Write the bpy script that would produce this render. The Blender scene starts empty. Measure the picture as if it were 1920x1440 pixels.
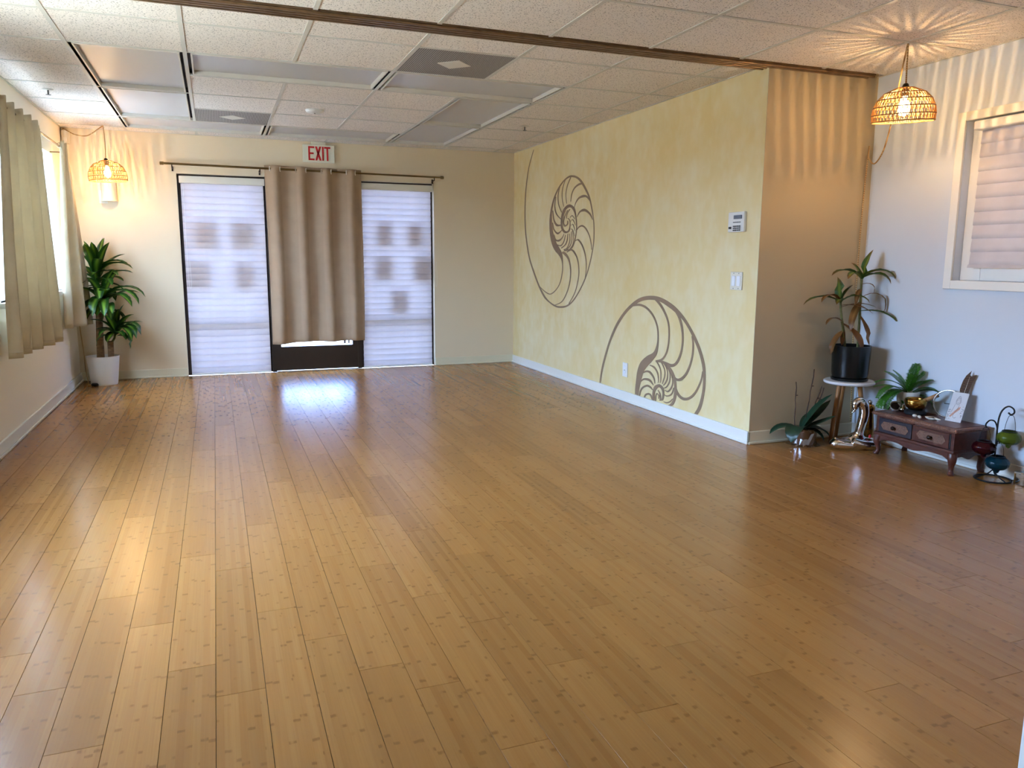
import bpy, bmesh, math, random
from mathutils import Vector, Matrix
random.seed(7)
PI = math.pi
SC = bpy.context.scene
COL = SC.collection

# ------------------------------------------------------------------ camera
H, YB, XL, XR, YP, XA = 2.350, 3.283, -0.551, 3.904, -1.019, 4.765   # ceiling, back wall, left wall, mural wall, return wall, alcove wall
YN = -8.6                                                              # wall behind the camera
G = 0.6096                                                             # ceiling module
cam = bpy.data.cameras.new('camera'); cam_o = bpy.data.objects.new('camera', cam); COL.objects.link(cam_o)
cam.sensor_width = 36.0; cam.lens = 1445.95 / 1920 * 36.0; cam.clip_start = 0.05
YAW, PITCH, ROLL = 0.36485, -0.16116, 0.005515
fw = Vector((math.sin(YAW)*math.cos(PITCH), math.cos(YAW)*math.cos(PITCH), math.sin(PITCH)))
rt = Vector((math.cos(YAW), -math.sin(YAW), 0)); up = rt.cross(fw)
rt, up = math.cos(ROLL)*rt + math.sin(ROLL)*up, -math.sin(ROLL)*rt + math.cos(ROLL)*up
M = Matrix((rt, up, -fw)).transposed().to_4x4(); M.translation = (0.7083, -5.0546, 1.1873)
cam_o.matrix_world = M
SC.camera = cam_o

# ------------------------------------------------------------------ world, sun, exposure
w = bpy.data.worlds.new('sky'); SC.world = w; w.use_nodes = True
bg = w.node_tree.nodes['Background']
bg.inputs[0].default_value = (0.47, 0.65, 1.0, 1); bg.inputs[1].default_value = 15.0
sun = bpy.data.lights.new('sun', 'SUN'); sun.energy = 12.0; sun.angle = 0.01; sun.color = (1.0, 0.93, 0.80)
sun_o = bpy.data.objects.new('sun', sun); COL.objects.link(sun_o)
sun_o.rotation_euler = (math.radians(38), 0, math.radians(8))           # high, from behind the building
SC.view_settings.view_transform = 'Standard'; SC.view_settings.look = 'None'
SC.view_settings.gamma = 1.0; SC.view_settings.use_curve_mapping = False
SC.view_settings.exposure = 2.22
SC.cycles.max_bounces = 7; SC.cycles.diffuse_bounces = 4; SC.cycles.glossy_bounces = 3
SC.cycles.transmission_bounces = 4; SC.cycles.transparent_max_bounces = 12
SC.cycles.caustics_reflective = False; SC.cycles.caustics_refractive = False
SC.cycles.adaptive_threshold = .06; SC.cycles.adaptive_min_samples = 16
SC.cycles.sample_clamp_indirect = 6.0

def portal(cx, cy, cz, sx, sy, rot):
    l = bpy.data.lights.new('daylight_portal', 'AREA'); l.shape = 'RECTANGLE'; l.size = sx; l.size_y = sy
    l.cycles.is_portal = True
    o = bpy.data.objects.new('daylight_portal', l); COL.objects.link(o); o.location = (cx, cy, cz); o.rotation_euler = rot
portal(XL-.14, 1.60, 1.475, 1.2, 2.4, (0, -PI/2, 0))
portal(XL-.14, -1.62, 1.475, 1.2, 1.8, (0, -PI/2, 0))
portal(1.685, YB+.16, 1.0, 2.6, 2.0, (-PI/2, 0, 0))

# ------------------------------------------------------------------ materials
def lin(c):
    return tuple((x/12.92 if x <= .04045 else ((x+.055)/1.055)**2.4) for x in (v/255 for v in c))
def nodes(name):
    m = bpy.data.materials.new(name); m.use_nodes = True
    return m, m.node_tree, m.node_tree.nodes['Principled BSDF']
def N(nt, t, **kw):
    n = nt.nodes.new(t)
    for k, v in kw.items(): setattr(n, k, v)
    return n
def mth(nt, op, a, b=None, c=None):
    n = nt.nodes.new('ShaderNodeMath'); n.operation = op
    for i, x in enumerate((a, b, c)):
        if x is None: continue
        if isinstance(x, (int, float)): n.inputs[i].default_value = x
        else: nt.links.new(x, n.inputs[i])
    return n.outputs[0]
def mixc(nt, fac, a, b):
    n = nt.nodes.new('ShaderNodeMix'); n.data_type = 'RGBA'
    for i, x in ((0, fac), (6, a), (7, b)):
        if isinstance(x, (int, float)): n.inputs[i].default_value = x
        elif isinstance(x, tuple): n.inputs[i].default_value = (*x[:3], 1)
        else: nt.links.new(x, n.inputs[i])
    return n.outputs[2]
def noise(nt, vec, scale, detail=2.0, rough=.5):
    n = N(nt, 'ShaderNodeTexNoise'); n.inputs['Scale'].default_value = scale
    n.inputs['Detail'].default_value = detail; n.inputs['Roughness'].default_value = rough
    if vec is not None: nt.links.new(vec, n.inputs['Vector'])
    return n.outputs[0]
def ramp(nt, fac, lo, hi):
    n = N(nt, 'ShaderNodeMapRange'); n.inputs[1].default_value = lo; n.inputs[2].default_value = hi
    nt.links.new(fac, n.inputs[0]); return n.outputs[0]
def mapping(nt, vec, scale):
    n = N(nt, 'ShaderNodeMapping'); n.inputs['Scale'].default_value = scale
    nt.links.new(vec, n.inputs['Vector']); return n.outputs[0]
def bump(nt, bs, h, strength=.3, dist=.002):
    b = N(nt, 'ShaderNodeBump'); b.inputs['Strength'].default_value = strength; b.inputs['Distance'].default_value = dist
    nt.links.new(h, b.inputs['Height']); nt.links.new(b.outputs[0], bs.inputs['Normal'])
def simple(name, c, rough=.5, metal=0.0, var=.06, scale=12.0, bmp=0.0, bscale=60.0, coat=0.0, spec=.5):
    """plain procedural paint / metal / plastic with a little tonal noise"""
    m, nt, bs = nodes(name)
    geo = N(nt, 'ShaderNodeTexCoord').outputs['Object']
    a = lin(c)
    if var > .03:
        d = tuple(max(0, x*(1-var)) for x in a); e = tuple(min(1, x*(1+var)) for x in a)
        nt.links.new(mixc(nt, ramp(nt, noise(nt, geo, scale, 1), .3, .7), d, e), bs.inputs['Base Color'])
    else: bs.inputs['Base Color'].default_value = (*a, 1)
    bs.inputs['Roughness'].default_value = rough; bs.inputs['Metallic'].default_value = metal
    bs.inputs['Coat Weight'].default_value = coat; bs.inputs['Specular IOR Level'].default_value = spec
    if bmp: bump(nt, bs, noise(nt, geo, bscale), bmp)
    return m
def sheet(name, c, trans=.5, rough=.9, bmp=0.0, bscale=(400, 400, 400)):
    """thin cloth / paper that lets light through"""
    m, nt, bs = nodes(name)
    a = lin(c); geo = N(nt, 'ShaderNodeTexCoord').outputs['Object']
    n = noise(nt, geo, 9.0, 3)
    colr = mixc(nt, ramp(nt, n, .3, .7), tuple(x*.95 for x in a), tuple(min(1, x*1.04) for x in a))
    nt.links.new(colr, bs.inputs['Base Color']); bs.inputs['Roughness'].default_value = rough
    bs.inputs['Specular IOR Level'].default_value = .15
    if bmp: bump(nt, bs, noise(nt, mapping(nt, geo, bscale), 1.0), bmp, .001)
    t = N(nt, 'ShaderNodeBsdfTranslucent'); nt.links.new(colr, t.inputs[0])
    mx = N(nt, 'ShaderNodeMixShader'); mx.inputs[0].default_value = trans
    nt.links.new(bs.outputs[0], mx.inputs[1]); nt.links.new(t.outputs[0], mx.inputs[2])
    nt.links.new(mx.outputs[0], nt.nodes['Material Output'].inputs[0])
    return m
def clear(name, c=(245, 250, 250), gloss=.08, rough=.02):
    m, nt, bs = nodes(name)
    t = N(nt, 'ShaderNodeBsdfTransparent'); t.inputs[0].default_value = (*lin(c), 1)
    g = N(nt, 'ShaderNodeBsdfGlossy'); g.inputs['Roughness'].default_value = rough
    mx = N(nt, 'ShaderNodeMixShader'); mx.inputs[0].default_value = gloss
    nt.links.new(t.outputs[0], mx.inputs[1]); nt.links.new(g.outputs[0], mx.inputs[2])
    nt.links.new(mx.outputs[0], nt.nodes['Material Output'].inputs[0])
    return m
def emit(name, c, s):
    m, nt, bs = nodes(name); bs.inputs['Base Color'].default_value = (0, 0, 0, 1)
    bs.inputs['Emission Color'].default_value = (*lin(c), 1); bs.inputs['Emission Strength'].default_value = s
    return m
def glow(name, c, s):
    # clear bulb whose whole envelope shines
    m, nt, bs = nodes(name)
    t = N(nt, 'ShaderNodeBsdfTransparent'); e = N(nt, 'ShaderNodeEmission'); e.inputs[0].default_value = (*lin(c), 1); e.inputs[1].default_value = s
    a = N(nt, 'ShaderNodeAddShader'); nt.links.new(t.outputs[0], a.inputs[0]); nt.links.new(e.outputs[0], a.inputs[1])
    nt.links.new(a.outputs[0], nt.nodes['Material Output'].inputs[0])
    return m
def tinted(name, c, rough=.06):
    m, nt, bs = nodes(name)
    geo = N(nt, 'ShaderNodeTexCoord').outputs['Object']
    a = lin(c)
    nt.links.new(mixc(nt, noise(nt, geo, 30), tuple(x*.7 for x in a), a), bs.inputs['Base Color'])
    bs.inputs['Roughness'].default_value = rough; bs.inputs['Transmission Weight'].default_value = .55
    bs.inputs['IOR'].default_value = 1.3
    return m

def sheer_mat():
    # open-weave white window sheer: part of the light passes straight, part is scattered
    m, nt, bs = nodes('window_sheer')
    d = N(nt, 'ShaderNodeBsdfDiffuse'); d.inputs[0].default_value = (.8, .8, .8, 1)
    t = N(nt, 'ShaderNodeBsdfTranslucent'); t.inputs[0].default_value = (.8, .8, .8, 1)
    p = N(nt, 'ShaderNodeBsdfTransparent')
    a = N(nt, 'ShaderNodeMixShader'); a.inputs[0].default_value = .5; b = N(nt, 'ShaderNodeMixShader'); b.inputs[0].default_value = .31
    nt.links.new(d.outputs[0], a.inputs[1]); nt.links.new(t.outputs[0], a.inputs[2])
    nt.links.new(a.outputs[0], b.inputs[1]); nt.links.new(p.outputs[0], b.inputs[2])
    nt.links.new(b.outputs[0], nt.nodes['Material Output'].inputs[0])
    return m
def floor_mat():
    m, nt, bs = nodes('bamboo_plank')
    pos = N(nt, 'ShaderNodeNewGeometry').outputs['Position']
    rnd = N(nt, 'ShaderNodeObjectInfo').outputs['Random']
    sp = N(nt, 'ShaderNodeSeparateXYZ'); nt.links.new(pos, sp.inputs[0])
    x, y = sp.outputs[0], sp.outputs[1]
    sx = mth(nt, 'DIVIDE', x, .0186)
    strip = mth(nt, 'FLOOR', sx)
    key = mth(nt, 'ADD', mth(nt, 'MULTIPLY', strip, 7.31), mth(nt, 'MULTIPLY', rnd, 91.7))
    wn = N(nt, 'ShaderNodeTexWhiteNoise', noise_dimensions='1D'); nt.links.new(key, wn.inputs['W'])
    r1 = wn.outputs['Value']
    wob = noise(nt, pos, 60, 1)
    v = mth(nt, 'FRACT', mth(nt, 'ADD', mth(nt, 'ADD', mth(nt, 'DIVIDE', y, .21), r1), mth(nt, 'MULTIPLY', wob, .05)))
    mark = ramp(nt, mth(nt, 'ABSOLUTE', mth(nt, 'SUBTRACT', v, .5)), .042, .016)
    on = noise(nt, mapping(nt, pos, (54, 5, 1)), 1.0, 0)
    mark = mth(nt, 'MULTIPLY', mark, ramp(nt, on, .42, .55))
    grain = noise(nt, mapping(nt, pos, (190, 3, 1)), 1.0, 1, .6)
    a = mixc(nt, rnd, lin((148, 97, 45)), lin((166, 112, 55)))
    a = mixc(nt, mth(nt, 'MULTIPLY', r1, .35), a, lin((178, 128, 67)))
    a = mixc(nt, mth(nt, 'MULTIPLY', ramp(nt, grain, .35, .75), .25), a, lin((132, 86, 44)))
    a = mixc(nt, mth(nt, 'MULTIPLY', mark, .42), a, lin((98, 58, 26)))
    nt.links.new(a, bs.inputs['Base Color'])
    bs.inputs['Roughness'].default_value = .245
    bs.inputs['Specular IOR Level'].default_value = .5
    return m
def tile_mat():
    m, nt, bs = nodes('mineral_tile')
    pos = N(nt, 'ShaderNodeNewGeometry').outputs['Position']
    sp = ramp(nt, noise(nt, pos, 125, 1, .7), .60, .66)
    a = mixc(nt, N(nt, 'ShaderNodeObjectInfo').outputs['Random'], lin((232, 223, 213)), lin((238, 230, 221)))
    a = mixc(nt, mth(nt, 'MULTIPLY', sp, .75), a, lin((112, 104, 92)))
    nt.links.new(a, bs.inputs['Base Color']); bs.inputs['Roughness'].default_value = .95
    bs.inputs['Specular IOR Level'].default_value = .1
    return m
def mural_mat():
    m, nt, bs = nodes('sponged_yellow_wall')
    pos = N(nt, 'ShaderNodeNewGeometry').outputs['Position']
    n1 = noise(nt, mapping(nt, pos, (1, 2.6, 2.0)), 1.0, 3, .6); n2 = noise(nt, mapping(nt, pos, (1, 9, 6)), 1.0, 2, .6); n3 = noise(nt, pos, .9, 2)
    a = mixc(nt, ramp(nt, n1, .3, .7), lin((226, 202, 142)), lin((232, 215, 168)))
    a = mixc(nt, mth(nt, 'MULTIPLY', ramp(nt, n2, .42, .72), .35), a, lin((238, 231, 206)))
    a = mixc(nt, mth(nt, 'MULTIPLY', ramp(nt, n3, .45, .75), .35), a, lin((214, 184, 116)))
    nt.links.new(a, bs.inputs['Base Color']); bs.inputs['Roughness'].default_value = .75
    return m
def perf_mat():
    m, nt, bs = nodes('perforated_metal')
    pos = N(nt, 'ShaderNodeNewGeometry').outputs['Position']
    v = N(nt, 'ShaderNodeTexVoronoi'); v.inputs['Scale'].default_value = 80; v.inputs['Randomness'].default_value = 0.0
    nt.links.new(pos, v.inputs['Vector'])
    hole = mth(nt, 'LESS_THAN', v.outputs['Distance'], .40)
    nt.links.new(mixc(nt, hole, lin((176, 170, 164)), lin((46, 43, 41))), bs.inputs['Base Color'])
    bs.inputs['Roughness'].default_value = .6
    return m
def leaf_mat(name, dark, light, tip=None):
    m, nt, bs = nodes(name)
    uv = N(nt, 'ShaderNodeUVMap').outputs[0]
    s = N(nt, 'ShaderNodeSeparateXYZ'); nt.links.new(uv, s.inputs[0])
    mid = mth(nt, 'ABSOLUTE', mth(nt, 'SUBTRACT', s.outputs[0], .5))
    rnd = N(nt, 'ShaderNodeObjectInfo').outputs['Random']
    n = noise(nt, mapping(nt, uv, (14, .8, 1)), 1.0, 2)
    f = mth(nt, 'MULTIPLY', ramp(nt, mth(nt, 'ADD', mid, mth(nt, 'MULTIPLY', n, .18)), .34, .12), mth(nt, 'ADD', .35, mth(nt, 'MULTIPLY', rnd, .65)))
    a = mixc(nt, f, lin(dark), lin(light))
    if tip: a = mixc(nt, ramp(nt, mth(nt, 'ADD', s.outputs[1], mth(nt, 'MULTIPLY', n, .2)), .78, 1.05), a, lin(tip))
    nt.links.new(a, bs.inputs['Base Color']); bs.inputs['Roughness'].default_value = .38
    t = N(nt, 'ShaderNodeBsdfTranslucent'); nt.links.new(a, t.inputs[0])
    mx = N(nt, 'ShaderNodeMixShader'); mx.inputs[0].default_value = .22
    nt.links.new(bs.outputs[0], mx.inputs[1]); nt.links.new(t.outputs[0], mx.inputs[2])
    nt.links.new(mx.outputs[0], nt.nodes['Material Output'].inputs[0])
    return m
def wood_mat(name, c1, c2, rough=.4, carve=0.0, axis=(2, 30, 30)):
    m, nt, bs = nodes(name)
    geo = N(nt, 'ShaderNodeTexCoord').outputs['Object']
    g = noise(nt, mapping(nt, geo, axis), 1.0, 4, .6)
    a = mixc(nt, ramp(nt, g, .35, .7), lin(c1), lin(c2))
    if carve:
        v = N(nt, 'ShaderNodeTexVoronoi'); v.inputs['Scale'].default_value = carve; v.inputs['Randomness'].default_value = .35
        nt.links.new(geo, v.inputs['Vector'])
        hole = ramp(nt, v.outputs['Distance'], .42, .25)
        a = mixc(nt, mth(nt, 'MULTIPLY', hole, .7), mixc(nt, .3, a, lin((170, 120, 88))), tuple(x*.3 for x in lin(c1)))
        bump(nt, bs, v.outputs['Distance'], .6, .004)
    nt.links.new(a, bs.inputs['Base Color']); bs.inputs['Roughness'].default_value = rough
    return m
def feather_mat():
    m, nt, bs = nodes('barred_feather')
    geo = N(nt, 'ShaderNodeTexCoord').outputs['Object']
    wv = N(nt, 'ShaderNodeTexWave'); wv.wave_type = 'BANDS'; wv.bands_direction = 'Z'; wv.inputs['Scale'].default_value = 38
    wv.inputs['Distortion'].default_value = 3.0; wv.inputs['Detail'].default_value = 1.0
    nt.links.new(geo, wv.inputs['Vector'])
    nt.links.new(mixc(nt, ramp(nt, wv.outputs[1], .6, .9), lin((44, 26, 18)), lin((132, 96, 66))), bs.inputs['Base Color'])
    bs.inputs['Roughness'].default_value = .8
    return m
def rope_mat():
    m, nt, bs = nodes('jute_rope')
    geo = N(nt, 'ShaderNodeNewGeometry').outputs['Position']
    wv = N(nt, 'ShaderNodeTexWave'); wv.wave_type = 'BANDS'; wv.bands_direction = 'DIAGONAL'; wv.inputs['Scale'].default_value = 42
    nt.links.new(geo, wv.inputs['Vector'])
    nt.links.new(mixc(nt, wv.outputs[1], lin((150, 112, 66)), lin((214, 178, 122))), bs.inputs['Base Color'])
    bs.inputs['Roughness'].default_value = .9
    return m

MT = dict(
    floor=floor_mat(), tile=tile_mat(), mural=mural_mat(), perf=perf_mat(), feather=feather_mat(), rope=rope_mat(),
    wall=simple('cream_wall', (226, 208, 176), .8, var=0),
    wall_l=simple('pale_wall', (244, 235, 218), .8, var=0),
    wall_d=simple('dim_wall', (128, 112, 96), .8, var=0),  # darkened to stand in for the unlit room behind, cuts bounce light
    wall_a=simple('white_wall', (210, 218, 228), .75, var=0),
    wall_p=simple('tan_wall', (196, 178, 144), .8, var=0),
    base=simple('baseboard_white', (232, 230, 222), .35, var=.02),
    base_c=simple('baseboard_cream', (222, 212, 182), .4, var=.02),
    tee=simple('grid_white', (205, 201, 190), .5, var=.03),
    subfloor=simple('subfloor', (40, 26, 14), .9), slab=simple('plenum', (30, 29, 28), .9),  # plenum coloured near black so the ceiling gaps read as shade
    lens=simple('light_lens', (196, 194, 194), .35, var=.03, scale=5, bmp=.3, bscale=240),
    fixture=simple('fixture_white', (214, 208, 196), .4, var=.02), gap=simple('gap_shade', (18, 18, 20), .7),  # near-black stands in for shade in the fixture and drawer gaps
    white=simple('white_plastic', (230, 229, 224), .35, var=.02), offw=simple('offwhite_plastic', (222, 216, 200), .45, var=.02),
    track=simple('bronze_track', (132, 106, 78), .35, .55, var=.15, scale=20),
    bronze=simple('dark_bronze', (58, 47, 38), .4, .5), brass_rod=simple('antique_brass', (126, 104, 66), .3, .9, var=.1),
    alu=simple('aluminium', (190, 192, 194), .3, .95), chrome=simple('chrome', (225, 224, 224), .07, 1.0, var=.02),
    steel=simple('brushed_steel', (120, 118, 112), .4, .9),
    red=simple('exit_red', (196, 22, 28), .5), sign=simple('sign_cream', (226, 222, 200), .45, var=.02),
    black=simple('black_plastic', (18, 18, 18), .35), iron=simple('black_iron', (20, 18, 20), .5, .4),
    glass_d=clear('door_glass', (198, 208, 224), .06), glass_t=clear('tinted_glass', (152, 156, 164), .06), glass=clear('window_glass', (240, 246, 248), .06), clearg=clear('clear_glass', (226, 232, 234), .45, .05),
    envelope=glow('bulb_glass', (255, 226, 170), 4.0), sleeve=clear('plastic_sleeve', (250, 250, 250), .05, .05),
    blind=sheet('blind_vane', (208, 194, 188), .33, .8), shade=sheet('pleated_shade', (206, 201, 202), .12, .8),
    cur_b=sheet('tan_curtain', (178, 152, 124), .03, .9, .25), cur_l=sheet('linen_curtain', (216, 204, 176), .22, .9, .25),
    sheer=sheer_mat(), eyelet=simple('cream_eyelet', (235, 228, 212), .35),
    paper=sheet('notice_paper', (196, 172, 158), .5), blocker=simple('sky_blocker', (172, 150, 124), .9, scale=2), pave=simple('pavement', (176, 164, 142), .9, scale=2),
    paint=simple('brown_paint', (146, 120, 94), .75, var=.05), ring=simple('dark_rattan', (120, 82, 42), .6, var=.15, scale=40), rattan=simple('rattan', (186, 142, 80), .6, var=.2, scale=40),
    filament=emit('filament', (255, 206, 146), 760.0),
    pot_w=simple('white_pot', (228, 224, 216), .5, var=.02), soil=simple('soil', (52, 38, 28), .95, var=.4, scale=60, bmp=.6),
    cane=wood_mat('cane_bark', (110, 82, 54), (158, 124, 84), .8, axis=(20, 20, 60)),
    leaf_a=leaf_mat('dracaena_leaf', (34, 72, 20), (128, 168, 48)), leaf_b=leaf_mat('dry_dracaena_leaf', (58, 88, 30), (146, 158, 60), (120, 86, 40)),
    leaf_br=leaf_mat('withered_leaf', (112, 74, 36), (150, 110, 60)), leaf_o=leaf_mat('orchid_leaf', (26, 60, 42), (42, 84, 56)),
    fern=leaf_mat('fern_leaf', (44, 104, 22), (92, 156, 44)), stem=simple('green_stem', (104, 104, 56), .7, var=.25, scale=50),
    stake=simple('dark_stake', (62, 38, 26), .7), pot_b=simple('black_pot', (16, 19, 19), .25, var=.05, spec=.35),
    stool_t=simple('stool_white', (225, 224, 224), .3, var=.02), oak=wood_mat('stool_oak', (140, 90, 46), (186, 130, 76), .4, axis=(30, 30, 3)),
    cab=wood_mat('mahogany', (70, 34, 26), (98, 52, 38), .35, axis=(40, 4, 40)), cab_c=wood_mat('carved_mahogany', (82, 44, 34), (112, 66, 50), .5, 95.0),
    lat=wood_mat('lattice', (74, 50, 44), (98, 70, 58), .6, 110.0), drw=simple('dark_drawer', (44, 40, 48), .4), knob=simple('dark_knob', (34, 18, 14), .25, coat=.4),
    brass=simple('brass', (176, 136, 66), .22, 1.0, var=.2, scale=25), cushion=simple('black_cushion', (14, 14, 18), .8),
    mallet=wood_mat('mallet_wood', (140, 98, 62), (176, 132, 90), .5), shell=simple('shell', (220, 210, 192), .4, var=.15, scale=60),
    shell_in=simple('shell_inside', (66, 46, 30), .8), stone=simple('stone', (222, 214, 200), .5, var=.15, scale=50),
    silver=simple('silver', (205, 200, 190), .18, 1.0), gold=simple('gold', (150, 112, 58), .2, 1.0, var=.25, scale=20),
    card=simple('card_white', (236, 236, 240), .3, var=.02), ink=simple('card_ink', (96, 94, 106), .5), orange=simple('card_orange', (226, 168, 142), .5, var=.2, scale=60),
    g_green=tinted('green_glass', (122, 140, 44)), g_red=tinted('red_glass', (78, 14, 26)), g_teal=tinted('teal_glass', (18, 72, 88)),
    wrap=clear('plastic_wrap', (235, 232, 232), .3, .12), moss=simple('dry_moss', (150, 128, 112), .9, var=.3, scale=80), ocb=simple('pot_clay', (110, 74, 60), .7),
    mirrorb=simple('mirror_box', (200, 196, 186), .1, 1.0), lcd=simple('lcd', (110, 118, 130), .3), keys=simple('rubber_keys', (90, 92, 90), .6),
    toggle=simple('rocker_white', (240, 243, 248), .25, var=.01),
)

# ------------------------------------------------------------------ mesh helpers
ORG = {}
class MB:
    def __init__(s): s.v = []; s.f = []; s.uv = []
    def box(s, x0, x1, y0, y1, z0, z1):
        b = len(s.v)
        s.v += [(x, y, z) for z in (z0, z1) for y in (y0, y1) for x in (x0, x1)]
        s.f += [tuple(b+i for i in q) for q in ((0,2,3,1),(4,5,7,6),(0,1,5,4),(2,6,7,3),(0,4,6,2),(1,3,7,5))]
        return s
    def hexa(s, bot, top):
        b = len(s.v); s.v += list(bot) + list(top)
        s.f += [tuple(b+i for i in q) for q in ((3,2,1,0),(4,5,6,7),(0,1,5,4),(1,2,6,5),(2,3,7,6),(3,0,4,7))]
        return s
    def grid(s, rows, closed=False, uv=False):
        b = len(s.v); n = len(rows[0])
        for r in rows: s.v += [tuple(p) for p in r]
        for i in range(len(rows)-1):
            for j in range(n if closed else n-1):
                k = (j+1) % n
                s.f.append((b+i*n+j, b+i*n+k, b+(i+1)*n+k, b+(i+1)*n+j))
                if uv:
                    s.uv.append([(j/(n-1), i/(len(rows)-1)), (k/(n-1), i/(len(rows)-1)), (k/(n-1), (i+1)/(len(rows)-1)), (j/(n-1), (i+1)/(len(rows)-1))])
        return s
    def lathe(s, prof, c, n=24, rib=0, ribd=0.0, tilt=None):
        rows = []
        for r, z in prof:
            row = []
            for j in range(n):
                a = 2*PI*j/n; rr = r*(1+ribd*math.cos(rib*a)) if rib else r
                p = Vector((rr*math.cos(a), rr*math.sin(a), z))
                if tilt is not None: p = tilt @ p
                row.append(Vector(c)+p)
            rows.append(row)
        b = len(s.v); s.grid(rows, closed=True)
        if prof[0][0] > 1e-6: s.f.append(tuple(b+j for j in reversed(range(n))))
        if prof[-1][0] > 1e-6: s.f.append(tuple(b+(len(prof)-1)*n+j for j in range(n)))
        return s
    def tube(s, pts, r, n=8, closed=False, flat=1.0):
        pts = [Vector(p) for p in pts]; m = len(pts); rows = []; ref = None
        for i, p in enumerate(pts):
            if closed: t = pts[(i+1) % m]-pts[i-1]
            else: t = pts[min(i+1, m-1)]-pts[max(i-1, 0)]
            t.normalize()
            if ref is None: ref = Vector((0, 0, 1)) if abs(t.z) < .9 else Vector((1, 0, 0))
            a = (ref - t*ref.dot(t)).normalized(); bb = t.cross(a); ref = a
            rr = r[i] if isinstance(r, (list, tuple)) else r
            rows.append([p + a*rr*math.cos(2*PI*j/n)*flat + bb*rr*math.sin(2*PI*j/n) for j in range(n)])
        if closed: rows.append(rows[0])
        b = len(s.v); s.grid(rows, closed=True)
        if not closed:
            s.f.append(tuple(b+j for j in reversed(range(n)))); s.f.append(tuple(b+(m-1)*n+j for j in range(n)))
        return s
    def prism(s, poly, fn0, fn1):
        b = len(s.v); n = len(poly)
        s.v += [tuple(fn0(*p)) for p in poly] + [tuple(fn1(*p)) for p in poly]
        s.f.append(tuple(b+i for i in range(n))); s.f.append(tuple(b+n+i for i in reversed(range(n))))
        for i in range(n):
            k = (i+1) % n; s.f.append((b+i, b+n+i, b+n+k, b+k))
        return s
    def ball(s, c, r, n=12, m=8):
        rx, ry, rz = (r, r, r) if isinstance(r, (int, float)) else r
        rows = []
        for i in range(m+1):
            t = PI*i/m - PI/2; q = max(math.cos(t), 1e-4)
            rows.append([(c[0]+rx*q*math.cos(2*PI*j/n), c[1]+ry*q*math.sin(2*PI*j/n), c[2]+rz*math.sin(t)) for j in range(n)])
        return s.grid(rows, closed=True)
    def mesh(s, name, org=(0, 0, 0), smooth=False):
        me = bpy.data.meshes.new(name); o = Vector(org)
        me.from_pydata([Vector(p)-o for p in s.v], [], s.f)
        if s.uv:
            l = me.uv_layers.new(name='UVMap'); k = 0
            for q in s.uv:
                for u in q: l.data[k].uv = u; k += 1
        bm = bmesh.new(); bm.from_mesh(me); bmesh.ops.recalc_face_normals(bm, faces=bm.faces); bm.to_mesh(me); bm.free()
        if smooth:
            me.polygons.foreach_set('use_smooth', [True]*len(me.polygons))
        return me
    def build(s, name, m, parent=None, smooth=False, bevel=0.0, auto=0.0, solid=0.0, label=None, kind=None):
        if parent is not None: org = ORG[parent.name]
        else:
            lo = [min(p[i] for p in s.v) for i in range(3)]; hi = [max(p[i] for p in s.v) for i in range(3)]
            org = Vector(((lo[0]+hi[0])/2, (lo[1]+hi[1])/2, lo[2]))
        me = s.mesh(name, org, smooth); me.materials.append(MT[m])
        o = bpy.data.objects.new(name, me); COL.objects.link(o)
        if parent is not None: o.parent = parent
        else: o.location = org
        ORG[o.name] = Vector(org)
        if solid:
            q = o.modifiers.new('thickness', 'SOLIDIFY'); q.thickness = solid; q.offset = 0
        if bevel:
            q = o.modifiers.new('edge', 'BEVEL'); q.width = bevel; q.segments = 2; q.limit_method = 'ANGLE'
        if smooth and auto:
            for p in me.polygons: p.use_smooth = True
            me.set_sharp_from_angle(angle=auto)
        if label: o['label'] = label
        if kind: o['kind'] = kind
        return o
def thing(name, label, cat, loc=(0, 0, 0), group=None):
    o = bpy.data.objects.new(name, None); COL.objects.link(o); o.location = loc; o.empty_display_size = .05
    ORG[o.name] = Vector(loc); o['label'] = label; o['category'] = cat
    if group: o['group'] = group
    return o
def tag(o, label, cat, group=None):
    o['label'] = label; o['category'] = cat
    if group: o['group'] = group
    return o
def struct(o, label=None):
    o['kind'] = 'structure'
    if label: o['label'] = label
    return o
def sroot(name):
    o = bpy.data.objects.new(name, None); COL.objects.link(o); ORG[o.name] = Vector((0, 0, 0)); o['kind'] = 'structure'; return o
def inst(src, name, parent, loc):
    o = bpy.data.objects.new(name, src.data if hasattr(src, 'data') else src); COL.objects.link(o); o.parent = parent
    o.location = Vector(loc) - ORG[parent.name]; ORG[o.name] = Vector(loc); return o
def crom(P, k=6):
    """Catmull-Rom through tuples"""
    out = []; n = len(P)
    for i in range(n-1):
        a, b, c, d = P[max(i-1, 0)], P[i], P[i+1], P[min(i+2, n-1)]
        for j in range(k):
            t = j/k
            out.append(tuple(.5*((2*b[q])+(-a[q]+c[q])*t+(2*a[q]-5*b[q]+4*c[q]-d[q])*t*t+(-a[q]+3*b[q]-3*c[q]+d[q])*t**3) for q in range(len(b))))
    out.append(tuple(P[-1])); return out
def project(p):
    v = Vector(p)-M.translation; z = v.dot(fw)
    return (960+1445.95*v.dot(rt)/z, 720-1445.95*v.dot(up)/z) if z > .05 else (-9e9, -9e9)
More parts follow.
